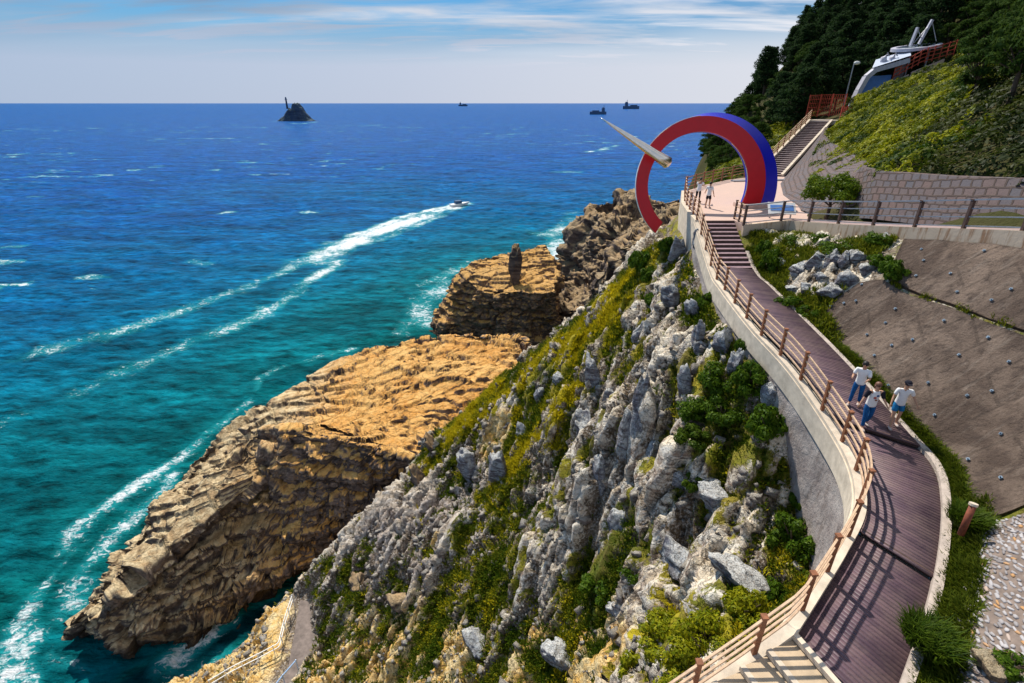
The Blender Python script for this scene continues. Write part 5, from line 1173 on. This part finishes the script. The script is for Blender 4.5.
# ================================================================== SEA
ny, nx = 900, 660
g = np.geomspace(28, 120000, ny); yy = g-36.; us = np.linspace(-1.45, 1.45, nx)
us = np.sign(us)*np.abs(us/1.45)**1.0*1.45
Xs = us[None, :]*(g[:, None]+10)*np.minimum(1, 1); Ys = np.repeat(yy[:, None], nx, 1)
def waves(x, y):
    z = 0; 
    for (L, a, d) in ((19, .20, .5), (12, .15, .8), (7.5, .12, .3), (4.6, .085, .9), (3.1, .055, .1)):
        dx, dy = math.cos(d*PI-.4), math.sin(d*PI-.4); ph = (x*dx+y*dy)*2*PI/L+3.0*fbm(x/L*.35, y/L*.35, x*0, 2, int(L*10)); w = np.sin(ph); z = z+a*(w-.35*np.cos(2*ph))*(.55+.9*vnoise(x/L*.3+9, y/L*.3, x*0, int(L)))
    return z+.10*fbm(x*.55, y*.55, x*0, 3, 77)
fade = 1-sstep(250, 900, Ys)
Zs = waves(Xs, Ys)*fade
foam = np.zeros_like(Xs); WX = Xs+2.6*fbm(Xs*.12, Ys*.12, Xs*0, 3, 301); WY = Ys+2.6*fbm(Xs*.12, Ys*.12, Xs*0, 3, 302); FN = .42+.85*(fbm(Xs*.09, Ys*.09, Xs*0, 4, 303)+.5).clip(0, 1)
def fl(pts, w0, w1, s0, s1, power=1.):
    global foam
    P_ = [W(a, b, z=0) for a, b in pts]; d, t_ = polydist(WX, WY, P_); w = w0+(w1-w0)*t_; foam = np.maximum(foam, np.exp(-(d/w)**2)*(s0+(s1-s0)*t_)*FN)
fl([(466,204),(440,211),(400,224),(350,243),(310,260)], 4.6, 8.5, 2.0, 1.3); fl([(466,203),(430,210),(395,220),(350,236)], 2.5, 3.5, 1.8, 1.1); fl([(455,210),(420,224),(380,240)], 2., 3.5, 1.1, .7)
fl([(310,260),(270,278),(240,292),(200,304),(150,322),(90,340),(20,356)], 3.2, 4.5, 1.15, .6); fl([(340,262),(300,288),(262,314),(220,332),(190,345),(140,366),(90,390),(0,425)], 3.4, 3, 1.0, .6)
fl([(340,262),(300,262)], 4, 4, .85, .8)
fl([(352,350),(330,356),(318,360),(280,368),(258,380),(248,392)], 1.2, 1.2, .85, .9); fl([(240,405),(215,428),(180,456),(150,475),(125,495),(95,520),(70,545)], 1.3, 1.4, .8, .85); fl([(165,480),(140,512),(110,550),(88,585),(72,610)], 1.6, 1.8, .7, .75)
fl([(85,545),(55,575),(35,605),(18,640),(10,690)], 1.2, 1.8, .45, 1.0); fl([(30,640),(20,665),(30,683)], 1.6, 2, 1., 1.)
fl([(440,290),(425,300),(420,318),(432,326)], 5, 4, .95, 1.); fl([(405,330),(430,300),(450,275),(470,262)], 3.5, 3.5, .7, .6); fl([(380,290),(420,285),(440,278)], 2.5, 3, .55, .6); fl([(560,262),(556,240),(562,225),(575,212)], 5, 6, .9, .8); fl([(520,228),(548,234),(570,226)], 4, 6, .5, .8); fl([(545,250),(556,280),(560,320)], 2.5, 2.5, .8, .9)
fl([(165,668),(182,650),(202,632),(220,622)], 1.6, 1.8, .9, .95); fl([(170,690),(200,670),(235,660),(255,655)], 1.8, 1.5, .45, .5); fl([(60,648),(80,655),(100,660)], .8, .8, .5, .5)
fl([(270,560),(250,590),(230,605)], 1., 1., .4, .3); fl([(588,152),(600,150),(618,145)], 7, 7, .9, .6); fl([(555,172),(580,172)], 4, 4, .8, .7); fl([(290,123),(300,124),(316,122)], 9, 9, .7, .8); fl([(655,150),(700,120)], 12, 12, .3, .3)
fl([(0,248),(20,246)], 3, 3, .7, .8); fl([(190,262),(205,265)], 3, 3, .6, .7); fl([(225,213),(232,212)], 3, 3, .9, .9); fl([(305,214),(312,213)], 3, 3, .9, .9)
crest = sstep(.48, .8, fbm(Xs*.035/(1+Ys*.0), Ys*.06, Xs*0, 3, 88)*.55+Zs*.9)
foam = foam+crest*.42*(Ys > 60)
wc = fbm(Xs*.045, Ys*.11, Xs*0, 4, 188)+.35*fbm(Xs*.006, Ys*.012, Xs*0, 2, 189); foam = foam+sstep(.45, .62, wc)*.62*sstep(60, 120, Ys)*(1-sstep(1200, 2500, Ys))
# distance from the coast makes the water bluer
coast = [(-60,34),(-42,58),(-25,82),(-18,114),(2,140),(14,150)]
dc, _ = polydist(Xs, Ys, coast)
sh = np.exp(-dc/105.)
sh = np.clip(sh*.92+.10*fbm(Xs*.012, Ys*.012, Xs*0, 4, 95), 0, 1)
gd, _ = polydist(Xs, Ys, [(-36,30),(-30,35),(-26,38),(-22,42),(-18,46)]); sh = np.clip(np.maximum(sh, 1.05*np.exp(-(gd/5.)**2)), 0, 1); sh = np.where(gd < 9, np.maximum(sh, sh), sh)  # gully end of the scale: cliff shade painted into the water colour
V = np.stack([Xs, Ys, Zs], -1).reshape(-1, 3)
t = NT('sea_water'); P_ = t.coord(kind='World'); s_ = t.attr('shallow_shade'); f_ = t.attr('foam')
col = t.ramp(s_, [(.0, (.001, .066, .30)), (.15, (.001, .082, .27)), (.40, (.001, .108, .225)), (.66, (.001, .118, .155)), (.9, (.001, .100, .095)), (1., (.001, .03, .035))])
pat = t.noise(.05, 5, .6, t.coord((1, 2, 1), (0, 0, .3), 'World')); col = t.mix(t.ramp(pat, [(.35, 0.), (.7, .55)]), col, t.mix(.5, col, (.004, .16, .24)))
sw = t.noise(.045, 4, .6, t.coord((.7, 2.0, 1), (0, 0, .3), 'World')); col = t.mix(1., col, t.ramp(sw, [(.35, .6), (.65, 1.35)]), 'MULTIPLY'); wv_ = t.noise(.22, 6, .68, t.coord((.8, 2.2, 1), (0, 0, .25), 'World')); col = t.mix(1., col, t.ramp(wv_, [(.34, .30), (.68, 1.9)]), 'MULTIPLY')
fn = t.noise(.9, 7, .75, t.coord((1, 1.4, 1), (0, 0, .3), 'World'), 1.2); fn2 = t.noise(.16, 5, .7, t.coord(kind='World'), .8)
fm = t.math('ADD', t.math('ADD', t.math('MULTIPLY', f_, .82), t.math('MULTIPLY', t.math('SUBTRACT', fn, .5), 2.6)), t.math('MULTIPLY', t.math('SUBTRACT', fn2, .5), 1.8))
fmask = t.math('MULTIPLY', t.ramp(fm, [(.55, 0.), (.68, .4), (1., 1.)]), t.ramp(f_, [(.08, 0.), (.3, 1.)]))
halo = t.ramp(t.math('ADD', f_, t.math('MULTIPLY', t.math('SUBTRACT', fn2, .5), .8)), [(.2, 0.), (.7, .7)]); col = t.mix(halo, col, (.015, .33, .36))
col = t.mix(fmask, col, (.82, .86, .88))
h1 = t.noise(.55, 7, .72, t.coord((1, 2, 1), (0, 0, .25), 'World'), .4); h2 = t.noise(.12, 6, .7, t.coord((1, 2.2, 1), (0, 0, .2), 'World'), .3); h3 = t.noise(.022, 6, .75, t.coord((1, 2.5, 1), (0, 0, .2), 'World'))
nrm = t.bump(h3, .9, 3.); nrm = t.bump(h2, 1., 1.2, nrm); nrm = t.bump(h1, 1., .45, nrm)
M['sea'] = t.fin(col, t.mix(fmask, (.28,)*3, (.8,)*3), nrm, .3, IOR=1.07)
o = npmesh('sea', V, gridfaces(ny, nx), M['sea'], smooth=True, attrs={'foam': foam.ravel(), 'shallow_shade': sh.ravel()}); o['kind'] = 'structure'

# ================================================================== VEGETATION
def tufts(name, P, N, h, mat, blades=9, w=.018, spread=.16, seed=1):
    """grass tufts: bent blades (one triangle pair each)"""
    r = np.random.default_rng(seed); n = len(P); B = np.repeat(P, blades, 0); m = len(B); hh = np.repeat(h, blades)*r.uniform(.5, 1.2, m)
    a = r.uniform(0, 2*PI, m); off = r.uniform(0, 1, m)**.5*spread; B = B+np.stack([np.cos(a)*off, np.sin(a)*off, -.03+0*a], 1)
    out = np.stack([np.cos(a), np.sin(a), 0*a], 1)*(hh*r.uniform(.2, .9, m))[:, None]; sd = np.stack([-np.sin(a), np.cos(a), 0*a], 1)*(w*r.uniform(.7, 1.5, m))[:, None]
    mid = B+out*.35+np.array([0, 0, 1])*(hh*.65)[:, None]; tip_ = B+out+np.array([0, 0, 1])*(hh*.9)[:, None]
    q = np.stack([B-sd, B+sd, mid+sd*.8, tip_, mid-sd*.8], 1).reshape(-1, 3); i = np.arange(m)*5
    f = np.vstack([np.stack([i, i+1, i+2, i+4], 1)]); f2 = np.stack([i+4, i+2, i+3, i+3], 1)
    F3 = np.vstack([np.stack([i, i+1, i+2], 1), np.stack([i, i+2, i+4], 1), np.stack([i+4, i+2, i+3], 1)])
    o = npmesh(name, q, F3, mat, attrs={'rnd': np.repeat(r.uniform(0, 1, m), 5)}); o['kind'] = 'stuff'; return o
# slope tufts
n = 130000; r = np.random.default_rng(5)
ii = r.integers(0, SX.shape[0]-1, n*4); jj = r.integers(0, SX.shape[1]-1, n*4)
pr_ = SVEG[ii, jj]; ok = (r.uniform(0, 1, len(ii)) < np.clip((pr_-.30)*1.9, 0, 1)) & (SX[ii, jj] < np.interp(SY[ii, jj], OUT[::-1, 1], OUT[::-1, 0])-.45) & (SZ[ii, jj] > 7)
ii, jj = ii[ok][:95000], jj[ok][:95000]
Px = V2  # unused
PP = np.stack([Vx_ if False else SX[ii, jj], SY[ii, jj], SZ[ii, jj]], 1)
ye = SYEL[ii, jj]+r.normal(size=len(ii))*.15
dist = np.linalg.norm(PP-np.array([0, 0, 50]), axis=1)
for nm, msk, mt, lab in (('yellow_grass', ye > .55, 'yelgrass', ''), ('green_grass', (ye <= .55) & (ye > .25), 'grass', ''), ('dark_ground_cover', ye <= .25, 'darkgrass', '')):
    q = PP[msk]; hh = r.uniform(.10, .28, len(q))*np.clip(dist[msk]/30, .8, 1.5)
    o = tufts(nm, q, None, hh, M[mt], blades=8, w=.03, spread=.24, seed=len(nm)); tag(o, {'yellow_grass': 'yellow green grass along the crest of the cliff slope', 'green_grass': 'patchy green grass between the rocks of the slope', 'dark_ground_cover': 'dark green low plants in the hollows of the slope'}[nm], 'grass')
# bushes on the slope
blist = [(792,534,26,26,'shrub','round dark green bush beside the foot of the retaining wall'),(768,424,22,26,'shrub','dark bush against the retaining wall under the curve'),(748,378,20,26,'shrub','dark bush tucked under the upper retaining wall'),(716,378,22,22,'shrub','dark bush between the pale fins on the upper slope'),
 (700,408,24,20,'shrub','broad dark bush in the hollow below the pale fins'),(722,410,22,20,'shrub','dark green bush at the centre of the hollow'),(690,434,18,14,'darkgrass','low very dark bush under the hollow'),(640,262,13,20,'shrub','dark bush on the crest near the ring end'),(650,275,11,12,'shrub','small dark bush just below the crest bush'),(668,246,10,12,'shrub','small bush on the crest beside the ring end'),
 (706,640,34,30,'yellowshrub','big yellow green bush beside the lowest railing'),(664,634,28,24,'yellowshrub','yellow green bush left of the big one'),(745,606,22,20,'yellowshrub','yellow green bush squeezed against the curved railing'),(680,668,32,22,'yellowshrub','bright yellow bush at the bottom edge of the picture'),(640,668,22,18,'yellowshrub','small yellow bush at the lower left of the bright group'),(772,590,15,16,'shrub','green bush at the outer foot of the curved wall'),
 (600,585,20,12,'shrub','low green bush on the middle of the slope'),(638,572,18,14,'shrub','green bush right of the low one in mid slope'),(706,300,10,12,'shrub','small bush under the stair wall'),(745,345,10,14,'shrub','small bush under the bend of the wall'),(655,300,10,10,'shrub','small green bush on the upper slope'),(694,480,14,12,'darkgrass','small dark bush by the pale slab'),(800,500,12,12,'shrub','little bush at the wall foot above the round bush')]
for i, (px, py, w, h, mt, lab) in enumerate(blist):
    p = hit(px, py+h*.35, Hss); k = (p[1]*cP+(CAMZ-p[2])*sP)/F
    bush('bush', (p[0], p[1], p[2]-.1), w*k*1.05, h*k*1.25, 300+i, M[mt], lab, 'bushes on the cliff slope', n=int(1600+w*70), leaf=.105 if k < .05 else .16)
# bank plants
blist = [(842,248,24,12,'shrub','dark bush right under the terrace parapet, largest one'),(880,240,18,12,'shrub','dark bush at the top left corner of the concrete slab'),(800,240,18,10,'shrub','dark bush near the left end of the parapet'),(772,262,14,22,'shrub','dark upright bush beside the stair kerb'),(790,305,16,14,'shrub','bush beside the kerb at the foot of the stairs'),(765,250,10,14,'shrub','small bush at the corner of stairs and parapet'),(892,272,14,18,'shrub','dark bush on the edge of the concrete slab'),(820,240,16,10,'shrub','round bush between the two larger ones under the parapet'),(880,262,14,12,'shrub','small bush left of the slab edge'),(808,312,12,10,'shrub','low bush beside the kerb below the pale rocks')]
for i, (px, py, w, h, mt, lab) in enumerate(blist):
    p = hit(px, py+h*.3, Hb0); k = (p[1]*cP+(CAMZ-p[2])*sP)/F
    bush('bush', (p[0], p[1], p[2]-.08), w*k*1.0, h*k*1.2, 340+i, M[mt], lab, 'bushes on the bank', n=1700, leaf=.1)
p = hit(1012,668, lambda x, y: Hb0(x, y)+.1); bush('bush', (p[0], p[1], p[2]-.05), .38, .3, 360, M['shrub'], 'small green shrub beside the pale boulder in the lower right corner', n=1200, leaf=.06)
# grass verge along the kerb: built along the kerb line
r = np.random.default_rng(15); n = 15000; s0 = r.uniform(.10, 1, n)*(NST-1); kk = s0.astype(int); T = offset(RR, 1.*sg)-RR
wv2 = r.uniform(.24, 1., n)*np.where(RR[kk, 1] > 11.5, .62, 1.0)+.0
wv2 = np.where(RR[kk, 1] < 10.5, .22+(wv2-.24)*.75, wv2)
Pv = RR[kk]+T[kk]*wv2[:, None]; Pv[:, 2] = Hb0(Pv[:, 0], Pv[:, 1])+.02
o = tufts('verge_grass', Pv, None, r.uniform(.10, .28, n), M['vergegrass'], 8, .014, .1, 44); tag(o, 'strip of green grass between the boardwalk kerb and the concrete slope', 'grass')
p = hit(922,585, Hb0); 
for (px, py, R0, lab) in ((930,640,.42,'thick round grass clump beside the kerb near the bottom'), (967,520,.35,'grass clump around the rusty pipe')):
    p = W(px, py, z=40.15); r2 = np.random.default_rng(px); a = r2.uniform(0, 2*PI, 260); q = r2.uniform(0, 1, 260)**.5*R0; Pq = np.stack([p[0]+np.cos(a)*q, p[1]+np.sin(a)*q, np.full(260, p[2]-.05)], 1)
    o = tufts('grass_clump', Pq-p, None, np.full(260, .38), M['darkgrass'], 9, .012, .08, px); del o['kind']; o.location = [float(c) for c in p]; tag(o, lab, 'plant')
rb_ = np.random.default_rng(31); xx = rb_.uniform(12.5, 18, 9000); yb = rb_.uniform(19.5, 30.6, 9000); db, _ = polydist(xx, yb, RR)
vv = .55+.5*fbm(xx*.6, yb*.6, xx*0, 4, 75)
okb = (db > .3) & (vv > .42) & (xx > np.interp(yb, RR[::-1, 1], RR[::-1, 0])+.3) & (xx < np.interp(yb, [p[1] for p in TERW[::-1]], [p[0] for p in TERW[::-1]])-.2) & ((yb > 21.8+(xx-15)*.5) | (db < 1.0)); xx, yb = xx[okb], yb[okb]
rk = np.minimum.reduce([np.hypot(xx-p[0], yb-p[1]) for p in [hit(a, b, Hb0) for a, b in [(835,270),(820,262),(850,272),(800,285)]]]); kk_ = rk > .8; xx, yb = xx[kk_], yb[kk_]
o = tufts('bank_grass', np.stack([xx, yb, Hb0(xx, yb)+.08], 1), None, rb_.uniform(.12, .35, len(xx)), M['grass'], 8, .02, .14, 45); tag(o, 'rough grass and weeds on the bank between stair kerb and parapet', 'grass')
cw = np.array([(15.65+.02,20.9),(16.15,18.2),(16.6,15.6),(17.0,12.8),(17.3,10)]); rw_ = np.random.default_rng(61); cl = resample(np.c_[cw, np.zeros(5)], 400)[rw_.integers(0, 400, 520)]; cl[:, :2] += rw_.normal(size=(520, 2))*.06; cl = cl[fbm(cl[:, 0]*1.5, cl[:, 1]*1.5, cl[:, 0]*0, 3, 62) > -.05]; cl[:, 2] = Hb0(cl[:, 0], cl[:, 1])+.05
o = tufts('crevice_weeds', cl, None, rw_.uniform(.06, .2, len(cl)), M['grass'], 7, .014, .06, 46); tag(o, 'weeds growing in the crack between the two concrete slabs', 'weeds')
# creeping shrubs over the green slope (nobody could count them)
def covermass(name, X, Y, msk, Hf, mat, n, leaf, lump, seed, label):
    r = np.random.default_rng(seed); x = r.uniform(X[0], X[1], n*3); y = r.uniform(Y[0], Y[1], n*3); ok = msk(x, y); x = x[ok][:n]; y = y[ok][:n]
    hgt = lambda x, y: Hf(x, y)+lump*(.35+np.abs(fbm(x*.55, y*.55, x*0, 3, seed)))*1.2+lump*.9*np.maximum(0, 1-(cells(x*.7, y*.7, x*0, seed+2)[1]*0+((vnoise(x*1.3, y*1.3, x*0, seed+4))**2)*1.5))
    e = .15; z = hgt(x, y); nx_ = (hgt(x-e, y)-hgt(x+e, y))/(2*e); ny_ = (hgt(x, y-e)-hgt(x, y+e))/(2*e); N = np.stack([nx_, ny_, np.ones_like(x)], 1); N /= np.linalg.norm(N, axis=1, keepdims=True)
    P = np.stack([x, y, z-r.uniform(0, 1, len(x))**2*lump*.7], 1); q, f, rn = leafquads(P, leaf, N, 1.5, r); o = npmesh(name, q, f, mat, attrs={'rnd': rn}); o['kind'] = 'stuff'; tag(o, label, 'shrubs'); return o
def near_mask(x, y):
    xt = np.interp(y, [8, 14.5, 21.3, 29.6, 33, 41, 46, 51, 53.4, 60, 68, 72], [22.6, 21.6, 21.0, 20.6, 21.8, 23.6, 26, 28.6, 30, 34.8, 42, 44])-.5; return (x > xt) & (x < y*1.15+8) & (x < 20+y*.75) & ((x-47)**2+(y-77)**2 > 12)
M['shadecover'] = leaf_mat('shade_tinted_leaves', (.006, .016, .003), (.022, .040, .005), (.05, .065, .006))  # cover leaves darkened to stand for shade on the slope's right side
def in_shade(x, y): return (x/y+.14*fbm(x*.12, y*.12, x*0, 3, 405)+.10*vnoise(x*.9, y*.9, x*0, 406)-.012*(y-35)/10) > .73
covermass('shaded_slope_shrubs', (20, 100), (12, 100), lambda x, y: (x < 20+y*.95) & (near_mask(x, y) | (x >= 20+y*.75)) & in_shade(x, y), Hh0, M['shadecover'], 150000, .22, .6, 403, 'creeping shrubs with shade painted into their leaf colour, right side of the slope above the stone wall')
covermass('slope_shrubs', (20, 62), (12, 76), lambda x, y: near_mask(x, y) & ~in_shade(x, y), Hh0, M['cover'], 120000, .20, .75, 401, 'bright yellow green creeping shrubs covering the slope above the stone walls')
covermass('edge_shrubs', (19, 44), (51, 90), lambda x, y: (x < 24.2+(y-54.2)*.82-.8) & (x > 18.5+(y-51)*.36) & ((y > 53.5+(24.3-x)*-1*.0) & (y > 47+x*.35)), Hh0, M['cover'], 26000, .26, .7, 402, 'yellow green shrubs left of the upper stairs, behind the platform railing')
# garden tree behind the parapet
for (px, w, h, sd, lab) in ((832,1.75,2.3,501,'rounded bushy pine left of the pair behind the parapet'), (857,1.45,2.0,502,'smaller rounded bushy pine right of the pair behind the parapet')):
    p = W(px, 196, t=30.5); root = empty('garden_tree', (p[0], p[1], 43.9)); tag(root, lab, 'tree')
    rr_ = np.random.default_rng(sd); P, N = crown_pts(4200, 1., lobes_bush(rr_, 30, .7), rr_); q, f, rn = leafquads(P*np.array([w, w, h*.95])+np.array([0, 0, .65]), .12, N, r=rr_)
    npmesh('crown', q, f, M['shrub'] if False else leaf_mat('garden_pine_leaves', (.05, .11, .006), (.16, .22, .01)), root, attrs={'rnd': rn})
    m = MB(); m.tube([(0,0,-.3),(.05,0,.5),(-.05,.05,1.1)], [.12,.09,.06], 7)
    for k in range(6): m.tube([(0,0,.5),(w*.5*math.cos(k),w*.5*math.sin(k),1.1)], .03, 5)
    m.build('trunk', M['bark'], root)
# forest trees
protos = [tree_proto('pine_tree', pine_mesh(600+i, 8.), M['forest'], 'dark green pine in the dense wood on the hill', 'tree', 'pines of the hillside wood') for i in range(4)]
protosb = [tree_proto('broadleaf_tree', broad_mesh(650+i, 6.5), M['forest2'], 'dark rounded leafy tree at the edge of the hillside wood', 'tree', 'leafy trees of the hillside wood') for i in range(3)]
r = random.Random(77); spots = []
def fill(n, xr_, yr_, cond, dmin, kind):
    tries = 0; c = 0
    while c < n and tries < n*60:
        tries += 1; x = r.uniform(*xr_); y = r.uniform(*yr_)
        if not cond(x, y): continue
        if any((x-a)**2+(y-b)**2 < dmin*dmin for a, b, _ in spots): continue
        spots.append((x, y, kind)); c += 1
def inview(x, y, h=8):
    z = float(Hh0(x, y)); 
    for zz_ in (z, z+h):
        dep = y*cP-(zz_-CAMZ)*sP; u = x/dep
        if u < 1.08: return True
    return False
fill(16, (40, 60), (84, 112), lambda x, y: .43 < x/y < .54, 2.0, 1)
fill(16, (50, 68), (64, 86), lambda x, y: .735 < x/y < .86 and x > 56, 2.1, 1)
fill(16, (28, 60), (34, 62), lambda x, y: .80 < x/y < .93, 2.5, 1)
# seaward fringe and wood
fill(60, (26, 50), (64, 124), lambda x, y: 26.8+(y-70)*.30 < x < 31.5+(y-70)*.36, 1.9, 1)
fill(150, (30, 100), (72, 150), lambda x, y: x > 31+(y-70)*.36 and not (38 < x < 64 and y < 84 and y < 66+.22*x) and inview(x, y) and y < 150 and x < y*.98, 3.1, 0)
fill(46, (52, 96), (44, 92), lambda x, y: x > 20+y*.62+(4 if y > 66 else 0) and inview(x, y) and x < y*1.25 and not (40 < x < 64 and 70 < y < 80), 3.0, 0)
fill(50, (56, 108), (58, 108), lambda x, y: y*.74 < x < y*1.15 and not (x < 66 and y > 68 and x < y*.8), 2.9, 0)
fill(56, (30, 80), (27, 80), lambda x, y: x > y*.86 and x < y*1.15+2 and not (38 < x < 62 and 66 < y), 2.6, 1)
for i, (x, y, kd) in enumerate(spots):
    z = float(Hh0(x, y)); src = (protos if kd == 0 else protosb)[i % (4 if kd == 0 else 3)]
    if i < 0: o = src
    else: o = copy_tree(src)
    sc = r.uniform(.75, 1.15)*(1.0 if kd == 0 else (.62 if x < 50 and y > 60 else .8)); o.location = (x, y, z-.2); o.rotation_euler = (0, 0, r.uniform(0, 6.28)); o.scale = (sc*r.uniform(.9, 1.15),)*2+(sc,)
for o in protos+protosb:
    for ch in list(o.children): bpy.data.objects.remove(ch)
    bpy.data.objects.remove(o)
